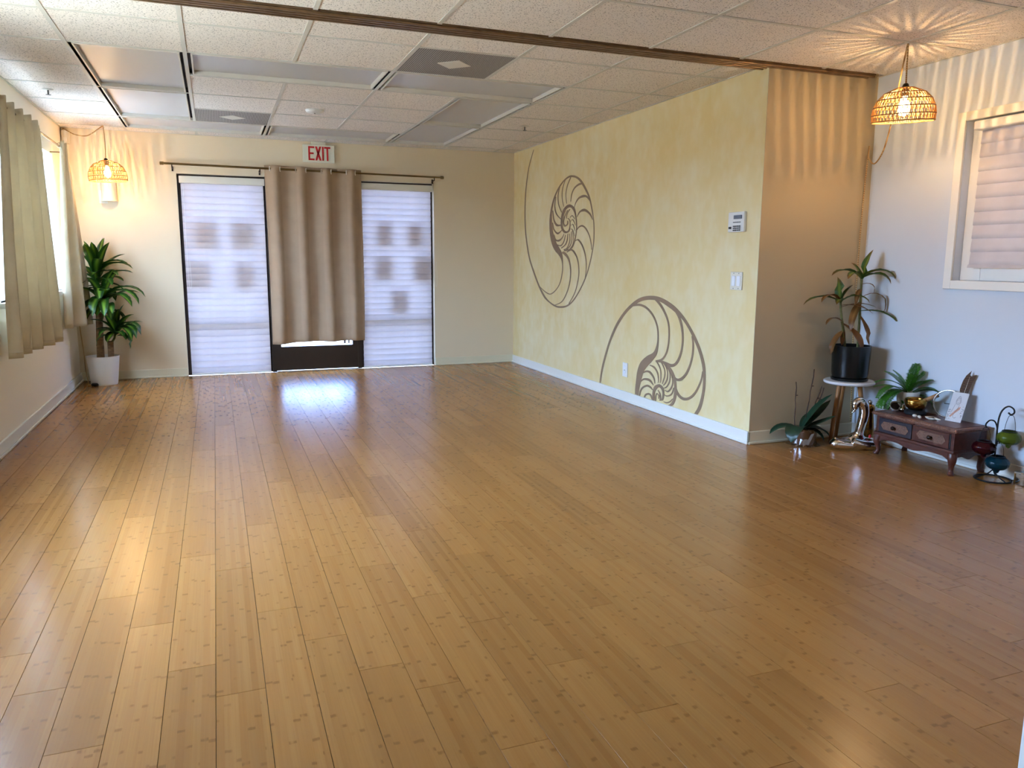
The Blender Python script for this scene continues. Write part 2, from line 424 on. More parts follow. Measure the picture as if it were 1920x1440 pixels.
NAUT=[
[[2713,2319,2698,2315,2835,2173,2816,2170,2912,1995,2890,1992,2949,1809,2923,1807,2948,1572,2919,1571,2903,1379,2871,1380,2819,1198,2785,1201,2690,1044,2654,1050,2548,906,2512,913,2396,794,2359,806,2241,740,2222,751,2087,708,2072,724,1957,706,1959,723,1809,728,1826,741,1673,787,1693,793,1546,881,1564,885,1443,978,1463,981,1366,1081,1384,1083,1301,1208,1319,1210,1266,1315,1284,1316,1257,1421,1275,1421,1273,1527,1290,1527,1310,1635,1331,1634,1362,1736,1389,1734,1444,1823,1477,1818,1541,1900,1574,1892,1634,1943,1655,1930,1731,1965,1733,1947,1830,1966,1813,1951,1944,1936,1923,1927,2062,1879,2036,1871,2170,1790,2139,1784,2241,1678,2199,1673,2269,1569,2209,1567,2257,1447,2173,1449,2205,1341,2098,1354,2126,1271,2016,1295,2039,1229,1955,1247,1980,1192,1930,1197,1946,1141,1922,1141,1946,1064,1925,1063,1988,965,1970,963,2069,894,2053,890,2190,843,2177,835,2269,838,2277,828,2385,863,2398,856,2494,899,2505,894],
[1786,1954,1767,1949,1861,1881,1843,1878,1890,1799,1876,1797,1866,1712,1856,1712],
[1527,1874,1524,1863,1597,1879,1579,1863,1695,1852,1673,1843,1756,1799,1739,1796,1776,1726,1767,1724],
[1358,1709,1370,1706,1416,1753,1437,1741,1504,1768,1494,1746,1605,1751,1582,1739,1664,1711,1648,1706,1694,1665,1688,1664],
[1296,1538,1307,1536,1336,1586,1359,1580,1408,1625,1433,1611,1486,1643,1480,1619,1577,1624,1556,1614,1632,1575,1626,1573],
[1301,1271,1313,1271,1314,1334,1330,1333,1350,1398,1369,1396,1422,1465,1445,1459,1505,1497,1511,1483,1589,1485,1574,1476,1626,1455,1621,1454],
[1423,1008,1435,1008,1399,1118,1415,1118,1422,1219,1443,1217,1486,1312,1513,1307,1578,1369,1597,1359,1648,1361,1643,1354],
[1764,757,1780,760,1633,869,1651,871,1562,1004,1581,1005,1554,1098,1575,1097,1589,1192,1613,1189,1666,1260,1695,1251,1749,1280,1747,1267,1843,1255,1833,1249],
[2100,722,2109,728,1928,767,1944,772,1813,861,1832,864,1747,970,1769,971,1731,1086,1758,1085,1772,1183,1807,1178,1851,1240,1893,1225,1930,1261,1956,1245],
[1907,1939,1892,1936,1967,1861,1951,1859,1974,1776,1960,1775,1929,1687,1920,1688],
[2035,1886,2016,1883,2075,1803,2056,1801,2056,1714,2040,1714,1979,1635,1968,1636],
[2129,1797,2107,1794,2151,1710,2129,1709,2112,1628,2088,1632,1997,1570,1984,1574],
[2199,1664,2175,1664,2174,1573,2145,1575,2099,1510,2069,1525,1988,1508,1988,1520],
[2198,1546,2178,1546,2164,1474,2138,1478,2057,1427,2057,1445,1947,1468,1955,1471],
[2166,1426,2142,1428,2130,1372,2101,1381,2024,1357,2036,1374,1940,1390,1957,1395,1903,1429,1912,1431],
[2080,1322,2074,1332,1974,1310,1987,1322,1901,1351,1922,1355,1869,1419,1880,1420],
[1960,1288,1976,1295,1866,1321,1885,1327,1821,1370,1841,1372,1815,1427,1829,1428],
[1903,1271,1914,1278,1820,1292,1837,1297,1765,1360,1783,1361,1776,1426,1787,1427],
[1843,1269,1857,1274,1753,1311,1769,1315,1722,1368,1737,1369,1738,1444,1750,1444],
[1759,1280,1774,1284,1698,1320,1713,1323,1679,1377,1692,1377,1717,1453,1727,1453],
[1775,1574,1782,1578,1731,1588,1725,1597,1670,1556,1664,1558],
[1760,1538,1767,1542,1721,1552,1709,1558,1655,1498,1648,1499],
[1750,1500,1756,1505,1717,1509,1701,1513,1660,1446,1652,1447],
[1763,1468,1759,1472,1719,1458,1704,1461,1673,1400,1665,1401],
[1892,1261,1900,1272,1741,1278,1756,1287,1664,1338,1682,1341,1624,1431,1643,1432,1618,1505,1638,1505,1642,1599,1670,1598,1687,1666,1730,1656,1795,1701,1789,1673,1911,1675,1867,1658,1972,1616,1931,1610,1991,1528,1949,1527,1966,1471,1923,1477,1888,1434,1873,1453,1791,1445,1819,1456,1764,1491,1786,1493,1772,1549,1792,1548,1821,1576,1835,1572],
[1839,1651,1823,1647,1912,1589,1892,1585,1940,1536,1912,1535,1896,1496,1883,1511,1818,1514,1843,1521,1818,1550,1836,1551],
[1789,1658,1775,1654,1848,1618,1835,1616,1866,1571,1854,1570],
[1889,1649,1874,1646,1928,1612,1915,1611,1925,1564,1914,1564]],
[[1072,64,1100,61,1033,212,1065,211,969,352,1002,353,889,491,924,493,778,627,816,634,656,732,692,743,537,802,570,819,423,848,450,872,317,869,327,899,200,874,193,906,100,862,76,892,-1,833,-36,862,-91,801,-128,825,-197,752,-227,768,-285,687,-315,699,-359,614,-392,625,-422,535,-456,545,-468,449,-503,457,-487,373,-518,378,-488,288,-519,291,-470,206,-505,208,-440,136,-478,133,-392,77,-431,72],
[537,805,540,825,422,815,417,833,326,799,308,813,241,759,219,769,182,707,160,713,147,646,126,650,138,569,117,570,154,511,120,510,194,462,141,450,288,422,209,390,379,363,278,339,426,289,331,286,443,205,364,209,454,132,388,138,453,61,396,69],
[208,881,185,894,126,837,98,849,55,780,29,788,3,715,-20,719,-16,640,-37,642,-13,556,-34,557,12,484,-10,481,66,431,48,421,154,406,146,393],
[-73,819,-94,828,-137,765,-163,773,-177,701,-206,707,-199,629,-224,632,-197,548,-221,548,-170,477,-198,475,-124,423,-152,413,-75,406,-77,382,-5,411,9,389,77,417,88,401],
[-324,641,-343,644,-339,576,-362,578,-333,495,-356,496,-303,418,-327,416,-253,352,-279,345,-190,313,-202,295,-138,313,-117,296,-80,355,-53,342,-12,403,16,390],
[-475,406,-496,407,-456,338,-476,337,-404,257,-426,253,-340,203,-359,191,-269,180,-265,158,-204,192,-180,176,-158,237,-132,229,-142,304,-112,298],
[151,392,149,404,34,397,24,411,-41,365,-63,378,-99,315,-127,324,-125,243,-158,249,-122,167,-159,170,-94,110,-125,102,-34,77,-47,67],
[372,71,387,70,360,118,382,118,326,156,345,163,267,178,270,194,224,175,209,189,183,163,175,167],
[376,195,383,198,326,222,337,233,275,228,269,247,230,225,210,240,175,203,167,207],
[336,277,342,282,288,293,294,306,247,294,232,310,205,277,184,288,173,253,154,259,155,220,145,223],
[242,354,236,361,184,344,169,356,141,322,123,330,117,293,100,297,104,250,93,251,108,232,101,233],
[150,399,139,405,116,375,99,382,85,343,69,347,74,300,60,302,73,255,62,256,80,237,73,237],
[87,407,75,413,53,380,37,386,22,344,6,347,19,301,4,302,37,261,22,261,45,235,37,234],
[37,397,27,401,-5,362,-19,366,-21,324,-35,327,-16,284,-32,284,8,248,-7,245,31,227,23,224],
[-20,371,-30,375,-51,335,-65,339,-56,296,-72,298,-45,259,-61,258,-15,225,-28,220,21,207,16,203],
[-77,324,-87,327,-94,286,-108,289,-92,251,-109,251,-67,216,-85,212,-35,194,-40,183,4,195,7,191],
[-113,231,-124,232,-97,193,-113,191,-67,169,-79,161,-27,157,-26,147,3,158,6,153],
[-107,146,-115,144,-71,120,-82,113,-30,105,-30,95,13,103,16,98],
[300,75,314,75,277,105,295,111,243,116,242,131,215,113,196,123,181,78,166,83],
[145,74,169,69,149,119,181,115,140,161,177,160,111,190,150,202,89,201,89,226,62,198,34,216,39,178,11,186,35,147,9,150,47,116,22,112,65,109,56,100],
[122,74,137,72,122,120,140,118,109,142,117,151,92,134,75,139,93,110,82,111],
[105,176,96,180,79,151,62,157,69,122,51,125,72,97,62,98]]]
# ================================================================== SETTING
# ---- floor
FW, FL = 0.130, 0.915
floor = sroot('floor')
MB().box(XL-.15, XA+.15, YN-.15, YB+.15, -.06, -.0135).build('subfloor', 'subfloor', floor)
def plank_mesh(wd, ln):
    c, g = .00015, .0007; mb = MB(); a, b = wd/2-g, ln/2-g
    bot = [(-a,-b,-.0135), (a,-b,-.0135), (a,b,-.0135), (-a,b,-.0135)]; mid = [(x, y, -c) for x, y, _ in bot]
    top = [(-a+c,-b+c,0), (a-c,-b+c,0), (a-c,b-c,0), (-a+c,b-c,0)]
    mb.v = bot+mid+top
    for k in (0, 4):
        for i in range(4): j = (i+1) % 4; mb.f.append((k+i, k+j, k+4+j, k+4+i))
    mb.f += [(8,9,10,11)]; me = mb.mesh('plank'); me.materials.append(MT['floor']); return me
full = plank_mesh(FW, FL); cache = {}
OFF = {-5:.241,-4:.903,-3:.581,-2:.31,-1:.893,0:.707,1:.285,2:.03,3:.708,4:.554,5:.22,6:.882,7:.547,8:.24,9:.85,10:.519,11:.287,12:.68,13:.108,14:.79,15:.568,16:.03,17:.652}
pl = []
for k in range(-10, 33):
    x0, x1 = max(.650+k*FW, XL), min(.650+(k+1)*FW, XA)
    if x1-x0 < .01: continue
    off = OFF.get(k, random.random()*FL)
    j = math.floor((YN-off)/FL)
    while off+j*FL < YB:
        y0, y1 = max(off+j*FL, YN), min(off+(j+1)*FL, YB); j += 1
        if y1-y0 < .02: continue
        if x0 > XR and y0 > YP+.05: continue
        if x0 > XR: y1 = min(y1, YP+.02)
        vis = 0
        for tx in (x0, (x0+x1)/2, x1):
            for ty in (y0, (y0+y1)/2, y1):
                px, py = project((tx, ty, 0))
                if 0 <= px <= 1920 and 0 <= py <= 1440: vis = 1
        d = math.hypot((x0+x1)/2-.708, (y0+y1)/2+5.05)
        pl.append((0 if vis else 1, d, x0, x1, y0, y1))
pl.sort()
rest = MB()
for i, (hid, d, x0, x1, y0, y1) in enumerate(pl):
    if hid or i >= 300:
        rest.box(x0+.0004, x1-.0004, y0+.0004, y1-.0004, -.0135, 0); continue
    key = (round(x1-x0, 3), round(y1-y0, 3))
    me = full if key == (FW, FL) else cache.setdefault(key, None) or cache.__setitem__(key, plank_mesh(*key)) or cache[key]
    inst(me, 'plank', floor, ((x0+x1)/2, (y0+y1)/2, 0))
if rest.v: rest.build('outlying_planks', 'floor', floor, kind='stuff')

# ---- walls
T = .15; HT = H+.16
OX0, OX1, OZ = .405, 2.968, 1.985            # glazed opening in the back wall
b = MB().box(XL-T, OX0, YB, YB+T, -.06, HT).box(OX1, XR+T, YB, YB+T, -.06, HT).box(OX0, OX1, YB, YB+T, OZ, HT)
struct(b.build('wall_back', 'wall'))
WY0, WY1, WZ0, WZ1 = .60, 2.76, .895, 2.05   # side window in view
VY0, VY1 = -2.5, -.75                        # its neighbour nearer the camera
b = MB().box(XL-T, XL, YN-T, VY0, -.06, HT).box(XL-T, XL, VY1, WY0, -.06, HT).box(XL-T, XL, WY1, YB, -.06, HT)
for y0, y1 in ((VY0, VY1), (WY0, WY1)): b.box(XL-T, XL, y0, y1, -.06, WZ0).box(XL-T, XL, y0, y1, WZ1, HT)
struct(b.build('wall_left', 'wall_l'))
struct(MB().box(XR, XR+T, YP+.003, YB, -.06, HT).build('wall_mural', 'mural'))
AY0, AY1, AZ0, AZ1 = -3.15, -1.695, 1.075, 1.975   # alcove window
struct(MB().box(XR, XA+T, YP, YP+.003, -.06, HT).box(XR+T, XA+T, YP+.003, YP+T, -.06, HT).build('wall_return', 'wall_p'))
b = MB().box(XA, XA+T, AY1, YP, -.06, HT).box(XA, XA+T, YN-T, AY0, -.06, HT).box(XA, XA+T, AY0, AY1, -.06, AZ0).box(XA, XA+T, AY0, AY1, AZ1, HT)
struct(b.build('wall_right', 'wall_a'))
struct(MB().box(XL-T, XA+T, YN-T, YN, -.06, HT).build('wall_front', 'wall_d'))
struct(MB().box(2.42, XA, -4.14, -4.02, 0, H).build('wall_near', 'wall_l'))
tr = sroot('trim_1')
MB().box(2.321, 2.42, -4.16, -4.0, 0, H-.02).build('door_jamb', 'base', tr, bevel=.004)
MB().box(2.303, 2.321, -4.12, -4.04, 0, H-.02).build('door_stop', 'base', tr, bevel=.003)

def baseboard(name, x0, x1, y0, y1, m, nrm, h=.085):
    o = sroot(name); d = .014
    if nrm == '-y': MB().box(x0, x1, y0-d, y0, 0, h).build('board', m, o, bevel=.004); MB().box(x0, x1, y0-d-.012, y0-d, 0, .018).build('shoe', m, o, bevel=.005)
    if nrm == '-x': MB().box(x0-d, x0, y0, y1, 0, h).build('board', m, o, bevel=.004); MB().box(x0-d-.012, x0-d, y0, y1, 0, .018).build('shoe', m, o, bevel=.005)
    if nrm == '+x': MB().box(x0, x0+d, y0, y1, 0, h).build('board', m, o, bevel=.004); MB().box(x0+d, x0+d+.012, y0, y1, 0, .018).build('shoe', m, o, bevel=.005)
baseboard('baseboard_back', XL, OX0, YB, 0, 'base_c', '-y'); baseboard('baseboard_back_east', OX1, XR, YB, 0, 'base_c', '-y')
baseboard('baseboard_left', XL, 0, YN, YB, 'base', '+x'); baseboard('baseboard_mural', XR, 0, YP-.014, YB-.014, 'base', '-x')
baseboard('baseboard_return', XR-.014, XA, YP, 0, 'base_c', '-y'); baseboard('baseboard_right', XA, 0, -4.0, YP-.014, 'base', '-x')

# ---- ceiling: slab, tees, tiles
ceil = sroot('ceiling')
MB().box(XL-T, XA+T, YN-T, YB+T, H+.11, H+.16).build('plenum_slab', 'slab', ceil)
colx = [XL] + [i*G for i in range(0, 8)]                       # 0 .. 4.267
TRK0, TRK1 = -1.070, -.945
rowy_b = [TRK1] + [j*G for j in range(-1, 6)] + [YB]
rowy_f = [-1.70-G*k for k in range(8, -1, -1)]; rowy_f = [y for y in rowy_f if y > YN]; rowy_f = [YN] + rowy_f + [TRK0]
LIGHTS = [((0, 0), (1, 2)), ((0, 2), (1, 4)), ((1, 0), (3, 1)), ((3, 0), (5, 1)), ((4, 1), (5, 3)), ((4, 3), (5, 5)), ((0, 4), (2, 5)), ((2, 4), (4, 5))]
VENTS = [(3, -1), (1, 3)]
taken = {}
for a, c in LIGHTS:
    for i in range(a[0], c[0]):
        for j in range(a[1], c[1]): taken[(i, j)] = (a, c)
tcache = {}
def tile(x0, x1, y0, y1):
    key = (round(x1-x0, 3), round(y1-y0, 3))
    if key[0] < .03 or key[1] < .03: return
    if key not in tcache:
        a, bb = key[0]/2-.004, key[1]/2-.004; mb = MB(); c = .003
        mb.hexa([(-a+c,-bb+c,0), (a-c,-bb+c,0), (a-c,bb-c,0), (-a+c,bb-c,0)], [(-a,-bb,.012), (a,-bb,.012), (a,bb,.012), (-a,bb,.012)])
        tcache[key] = mb.mesh('tile'); tcache[key].materials.append(MT['tile'])
    inst(tcache[key], 'tile', ceil, ((x0+x1)/2, (y0+y1)/2, H+.004))
def bar(x0, x1, y0, y1):
    z = H if y1-y0 > x1-x0 else H+.0008                        # cross tees sit a hair higher than main tees
    MB().box(x0, x1, y0, y1, z, H+.0042).build('grid_bar', 'tee', ceil)
TW = .0115
xs_b = [XL] + [i*G for i in range(0, 7)] + [XR]
for a in range(len(xs_b)-1):
    for c in range(len(rowy_b)-1):
        i, j = a-1, c-2
        if (i, j) in taken or (i, j) in VENTS: continue
        tile(xs_b[a], xs_b[a+1], rowy_b[c], rowy_b[c+1])
def cell(i, j): return taken.get((i, j))
for i in range(0, 7):                                          # bars running away from the camera, broken at fixtures
    st = TRK1
    for c in range(len(rowy_b)-1):
        j = c-2; blocked = cell(i-1, j) is not None and cell(i-1, j) == cell(i, j)
        if blocked:
            if rowy_b[c]-st > .03: bar(i*G-TW, i*G+TW, st, rowy_b[c])
            st = rowy_b[c+1]
    if YB-st > .03: bar(i*G-TW, i*G+TW, st, YB)
for j in range(-1, 6):
    st = XL
    for a in range(len(xs_b)-1):
        i = a-1; blocked = cell(i, j-1) is not None and cell(i, j-1) == cell(i, j)
        if blocked:
            if xs_b[a]-st > .03: bar(st, xs_b[a], j*G-TW, j*G+TW)
            st = xs_b[a+1]
    if XR-st > .03: bar(st, XR, j*G-TW, j*G+TW)
xs_f = [XL] + [i*G for i in range(0, 8)] + [XA]
for a in range(len(xs_f)-1):
    for c in range(len(rowy_f)-1): tile(xs_f[a], xs_f[a+1], rowy_f[c], rowy_f[c+1])
for i in range(0, 8): bar(i*G-TW, i*G+TW, YN, TRK0)
for y in rowy_f[1:-1]: bar(XL, XA, y-TW, y+TW)
for q in ((XL, XL+.012, YN, YB), (XR-.012, XR, YP, YB), (XA-.012, XA, YN, YP), (XL, XR, YB-.012, YB)): bar(*q)

# ---- recessed light panels (switched off)
LN = ['square-cut recessed light panel nearest the near end of the left-hand column of panels',
      'recessed light panel second in the left-hand column, behind the first',
      'long recessed light panel in the near row, beside the left-hand column',
      'long recessed light panel in the near row, nearer the mural wall',
      'recessed light panel nearer of the two in the column by the mural wall',
      'recessed light panel farther of the two in the column by the mural wall',
      'long recessed light panel in the far row above the hanging lamp and left blind',
      'long recessed light panel in the far row just in front of the exit sign']
for (a, c), lb in zip(LIGHTS, LN):
    x0, x1, y0, y1 = a[0]*G, c[0]*G, a[1]*G, c[1]*G
    t = thing('ceiling_light', lb, 'ceiling light', ((x0+x1)/2, (y0+y1)/2, H), 'recessed ceiling light panels')
    g, s, d = .030, .010, .032
    f = MB()
    f.box(x0+g, x0+g+s, y0+g, y1-g, H, H+d).box(x1-g-s, x1-g, y0+g, y1-g, H, H+d).box(x0+g+s, x1-g-s, y0+g, y0+g+s, H, H+d).box(x0+g+s, x1-g-s, y1-g-s, y1-g, H, H+d)
    f.build('frame', 'fixture', t)
    MB().box(x0+g+s, x1-g-s, y0+g+s, y1-g-s, H+d-.006, H+d).build('lens', 'lens', t)
    MB().box(x0+.013, x1-.013, y0+.013, y1-.013, H+d+.004, H+d+.02).build('housing', 'gap', t)
# ---- vents
for (i, j), lb in zip(VENTS, ['perforated square ceiling vent beside the bronze track, nearer of two', 'perforated square ceiling vent at the far end, left of the smoke detector']):
    x0, y0 = i*G, j*G; cx, cy = x0+G/2, y0+G/2
    t = thing('ceiling_vent', lb, 'vent', (cx, cy, H), 'perforated ceiling vents')
    MB().box(x0+.012, x0+G-.012, y0+.012, y0+G-.012, H+.002, H+.006).build('perforated_panel', 'perf', t)
    r = .105
    MB().hexa([(cx-r, cy, H-.001), (cx, cy-r, H-.001), (cx+r, cy, H-.001), (cx, cy+r, H-.001)], [(cx-r, cy, H+.002), (cx, cy-r, H+.002), (cx+r, cy, H+.002), (cx, cy+r, H+.002)]).build('diffuser_plate', 'fixture', t)
# ---- bronze partition track
t = thing('ceiling_track', 'long brown metal partition track crossing the ceiling', 'track', (2.1, (TRK0+TRK1)/2, H-.03))
MB().box(XL, 4.69, TRK0, TRK1, H-.003, H+.02).build('track_plate', 'track', t)
for k in range(4):
    y = TRK0+.012+k*(TRK1-TRK0-.024)/3
    MB().box(XL, 4.69-.02*k, y-.008, y+.008, H-.016, H-.003).build('track_rail', 'track', t, bevel=.003)
# ---- sprinklers, smoke detector
for (x, y), lb in zip([(-.33, 1.462), (3.353, 1.585)], ['small dark fire sprinkler on the ceiling above the left curtains', 'small dark fire sprinkler on the ceiling near the mural wall']):
    t = thing('fire_sprinkler', lb, 'sprinkler', (x, y, H-.04), 'fire sprinklers')
    MB().lathe([(.028, 0), (.034, .004), (.034, .006)], (x, y, H-.004), 16).build('escutcheon', 'fixture', t, True, auto=.6)
    MB().lathe([(.006, 0), (.006, .03)], (x, y, H-.034), 8).build('stem', 'steel', t)
    MB().lathe([(.017, 0), (.017, .003)], (x, y, H-.037), 12).build('deflector', 'steel', t)
t = thing('smoke_detector', 'flat round white detector on a ceiling tile', 'detector', (1.52, 1.533, H-.025))
MB().lathe([(.05, -.022), (.065, -.016), (.072, -.004), (.072, .004)], (1.52, 1.533, H), 28).build('cover', 'white', t, True, auto=.5)
MB().lathe([(.005, -.026), (.005, -.02)], (1.52, 1.533, H), 8).build('indicator', 'steel', t)

# ---- storefront: two glazed panels and a door
FY0, FY1 = YB+.065, YB+.11
MB().box(-60, 60, YB+.15, 80, -.12, -.06).build('pavement_outside', 'pave')['kind'] = 'structure'
MB().box(-60, XL-T, -60, YB+.15, -.12, -.06).build('ground_outside', 'pave')['kind'] = 'structure'
MB().box(-7.4, -7.2, -16, 14, -.06, 2.1).build('sky_blocker_outside', 'blocker')['kind'] = 'structure'  # added outside to block low sky, so upper room walls get less light
def glazed(name, x0, x1):
    o = sroot(name)
    MB().box(x0, x0+.04, FY0, FY1, 0, OZ).build('stile', 'bronze', o); MB().box(x1-.04, x1, FY0, FY1, 0, OZ).build('stile', 'bronze', o)
    for z0, z1 in ((0, .055), (.50, .555), (OZ-.05, OZ)):
        MB().box(x0+.04, x1-.04, FY0, FY1, z0, z1).build('rail', 'bronze', o)
    for z0, z1 in ((.055, .50), (.555, OZ-.05)):
        MB().box(x0+.04, x1-.04, FY0+.018, FY0+.024, z0, z1).build('pane', 'glass_t', o)
    return o
glazed('window_1', OX0, 1.222); glazed('window_2', 2.152, OX1)
d = sroot('door_1')
MB().box(1.222, 1.262, FY0-.045, FY1, 0, OZ).build('door_frame', 'bronze', d); MB().box(2.112, 2.152, FY0-.045, FY1, 0, OZ).build('door_frame', 'bronze', d)
MB().box(1.262, 2.112, FY0-.045, FY1, OZ-.04, OZ).build('door_frame', 'bronze', d)
MB().box(1.262, 1.316, FY0-.04, FY0, .012, OZ-.045).build('stile', 'bronze', d); MB().box(2.058, 2.112, FY0-.04, FY0, .012, OZ-.045).build('stile', 'bronze', d)
MB().box(1.316, 2.058, FY0-.04, FY0, .012, .262).build('bottom_rail', 'bronze', d); MB().box(1.316, 2.058, FY0-.04, FY0, OZ-.12, OZ-.045).build('top_rail', 'bronze', d)
MB().box(1.316, 2.058, FY0-.024, FY0-.018, .262, OZ-.12).build('pane', 'glass_d', d)
MB().box(1.262, 2.112, YB-.005, FY1, 0, .009).build('threshold', 'alu', d, bevel=.003)
dc = MB(); 
for xx, ww in ((1.965, .022), (2.012, .016)): dc.box(xx, xx+ww, FY0-.027, FY0-.024, .275, .36)
dc.build('decal', 'ink', d)

# ---- side windows
fx0, fx1 = XL-.12, XL-.07
def side_window(name, w0, w1, mull):
    o = sroot(name)
    e = [w0+.001, w0+.045]
    for y0, y1 in [(w0+.001, w0+.045), (w1-.045, w1-.001)] + [(m-.03, m+.03) for m in mull]:
        MB().box(fx0, fx1, y0, y1, WZ0+.05, WZ1-.045).build('mullion', 'base', o, bevel=.004)
    for z0, z1 in ((WZ0, WZ0+.05), (WZ1-.045, WZ1)):
        MB().box(fx0, fx1, w0+.001, w1-.001, z0+.001, z1-.001).build('rail', 'base', o)
    ed = [w0+.045] + [q for m in mull for q in (m-.03, m+.03)] + [w1-.045]
    for k in range(0, len(ed), 2):
        MB().box(XL-.098, XL-.092, ed[k], ed[k+1], WZ0+.05, WZ1-.045).build('pane', 'glass', o)
    MB().box(XL-T, XL+.035, w0-.03, w1+.03, WZ0-.035, WZ0).build('sill', 'base', o, bevel=.004)
    return o
side_window('window_3', WY0, WY1, [1.20]); side_window('window_5', VY0, VY1, [])

# ---- alcove window with casing
o = sroot('window_4'); cw = .05
for y0, y1, z0, z1 in ((AY1, AY1+cw, AZ0-cw, AZ1+cw), (AY0-cw, AY0, AZ0-cw, AZ1+cw), (AY0, AY1, AZ1, AZ1+cw), (AY0, AY1, AZ0-cw, AZ0)):
    MB().box(XA-.016, XA, y0, y1, z0, z1).build('casing', 'base', o, bevel=.003)
for y0, y1, z0, z1 in ((AY1-.13, AY1-.001, AZ0+.001, AZ1-.001), (AY0+.001, AY0+.05, AZ0+.001, AZ1-.001), (AY0+.05, AY1-.13, AZ0+.001, AZ0+.10), (AY0+.05, AY1-.13, AZ1-.05, AZ1-.001)):
    MB().box(XA+.055, XA+.11, y0, y1, z0, z1).build('sash', 'base', o, bevel=.003)
MB().box(XA+.08, XA+.086, AY0+.05, AY1-.13, AZ0+.10, AZ1-.05).build('pane', 'glass', o)
MB().box(XA+.125, XA+.145, AY0, AY1, AZ0, AZ1).build('pane_backing', 'paper', o)  # added backing sheet behind the pane, holds back the bright sky
# ================================================================== THINGS ON THE WALLS
def blind(x0, x1, lb, flip):
    t = thing('window_blind', lb, 'blind', ((x0+x1)/2, YB+.02, .01), 'white blinds on the glazed panels')
    MB().box(x0-.004, x1+.004, YB-.03, YB+.03, 1.895, 1.962).build('headrail', 'offw', t, bevel=.004)
    n, zt, zb = 30, 1.897, .02; s = (zt-zb)/n
    prof = [(.005, 1.10), (.001, .85), (-.003, .5), (-.006, .2), (-.0065, -.03)]
    prof = [(.009, 1.05), (-.002, .9), (-.008, .5), (-.006, .12), (.002, -.02)]
    mb = MB(); mb.grid([[(x, YB+.02+y, q*s) for x in (x0+.008, x1-.008)] for y, q in prof])
    me = mb.mesh('slat', ((x0+x1)/2, YB+.02, 0), True); me.materials.append(MT['blind'])
    for k in range(n): inst(me, 'slat', t, ((x0+x1)/2, YB+.02, zb+k*s))
    MB().box(x0+.008, x1-.008, YB+.008, YB+.03, .006, .024).build('bottom_rail', 'white', t)
    cx = x0+.03 if not flip else x1+.02
    pts = [(cx, YB-.035, 1.9), (cx, YB-.035, 1.1), (cx+.004, YB-.035, .92), (cx+.016, YB-.035, .88), (cx+.026, YB-.035, .93), (cx+.02, YB-.03, 1.15)]
    MB().tube(crom(pts), .0012, 5).build('pull_cord', 'white', t)
blind(.430, 1.212, 'white pleated blind over the glazed panel nearest the white floor pot', False)
blind(2.165, 2.945, 'white pleated blind over the glazed panel nearest the mural wall', True)
PST = [(.53, 1.56, .75, 1.29), (.88, 1.56, 1.10, 1.29), (.47, 1.16, .67, .89), (.89, 1.15, 1.08, .88), (2.35, 1.58, 2.51, 1.33), (2.68, 1.57, 2.84, 1.33), (2.33, 1.22, 2.51, .97), (2.74, 1.22, 2.91, .95), (2.49, .85, 2.67, .61)]
PLB = ['upper one nearer the white pot, behind the left blind', 'upper one nearer the tan curtain, behind the left blind', 'lower one nearer the white pot, behind the left blind', 'lower one nearer the tan curtain, behind the left blind',
       'upper one nearer the tan curtain, behind the right blind', 'upper one nearer the mural wall, behind the right blind', 'middle one nearer the tan curtain, behind the right blind', 'middle one nearer the mural wall, behind the right blind', 'lowest single one behind the right blind']
for (a, z1, c, z0), lb in zip(PST, PLB):
    tag(MB().box(a, c, FY0+.010, FY0+.012, z0, z1).build('paper_notice', 'paper'), 'dim rectangular notice shadow, ' + lb, 'notice', 'paper notices on the glass')

# ---- rods and curtains
def rod_y(name, lb, y0, y1, x, z):
    t = thing(name, lb, 'curtain rod', (x, (y0+y1)/2, z)); MB().tube([(x, y0, z), (x, y1, z)], .009, 12).build('pole', 'brass_rod', t, True, auto=.6)
    for y in (y0+.05, y1-.12): MB().tube([(XL, y, z-.03), (x, y, z-.03), (x, y, z-.008)], .005, 6).build('bracket', 'brass_rod', t)
    for y in (y0, y1): MB().ball((x, y, z), .016).build('finial', 'brass_rod', t, True)
RY = YB-.09; RZ = 2.052
t = thing('curtain_rod', 'antique brass rod above the glazed door', 'curtain rod', (1.66, RY, RZ), 'curtain rods')
MB().tube([(.30, RY, RZ+.012), (1.9, RY, RZ)], .0105, 12).build('pole', 'brass_rod', t, True, auto=.6)
MB().tube([(1.7, RY, RZ+.001), (3.03, RY, RZ-.010)], .0085, 12).build('inner_pole', 'brass_rod', t, True, auto=.6)
for x, z in ((.288, RZ+.012), (3.04, RZ-.01)): MB().lathe([(.013, -.018), (.016, -.014), (.016, .014), (.013, .018)], (x, RY, z), 12, tilt=Matrix.Rotation(PI/2, 3, 'Y')).build('end_cap', 'brass_rod', t, True, auto=.6)
for x, z in ((.375, RZ+.01), (1.175, RZ+.006), (2.955, RZ-.01)):
    mb = MB().tube([(x, YB-.004, z-.035), (x, RY, z-.03), (x, RY, z-.004)], .006, 6); mb.box(x-.008, x+.008, YB-.004, YB, z-.06, z-.015); mb.build('bracket', 'bronze', t)

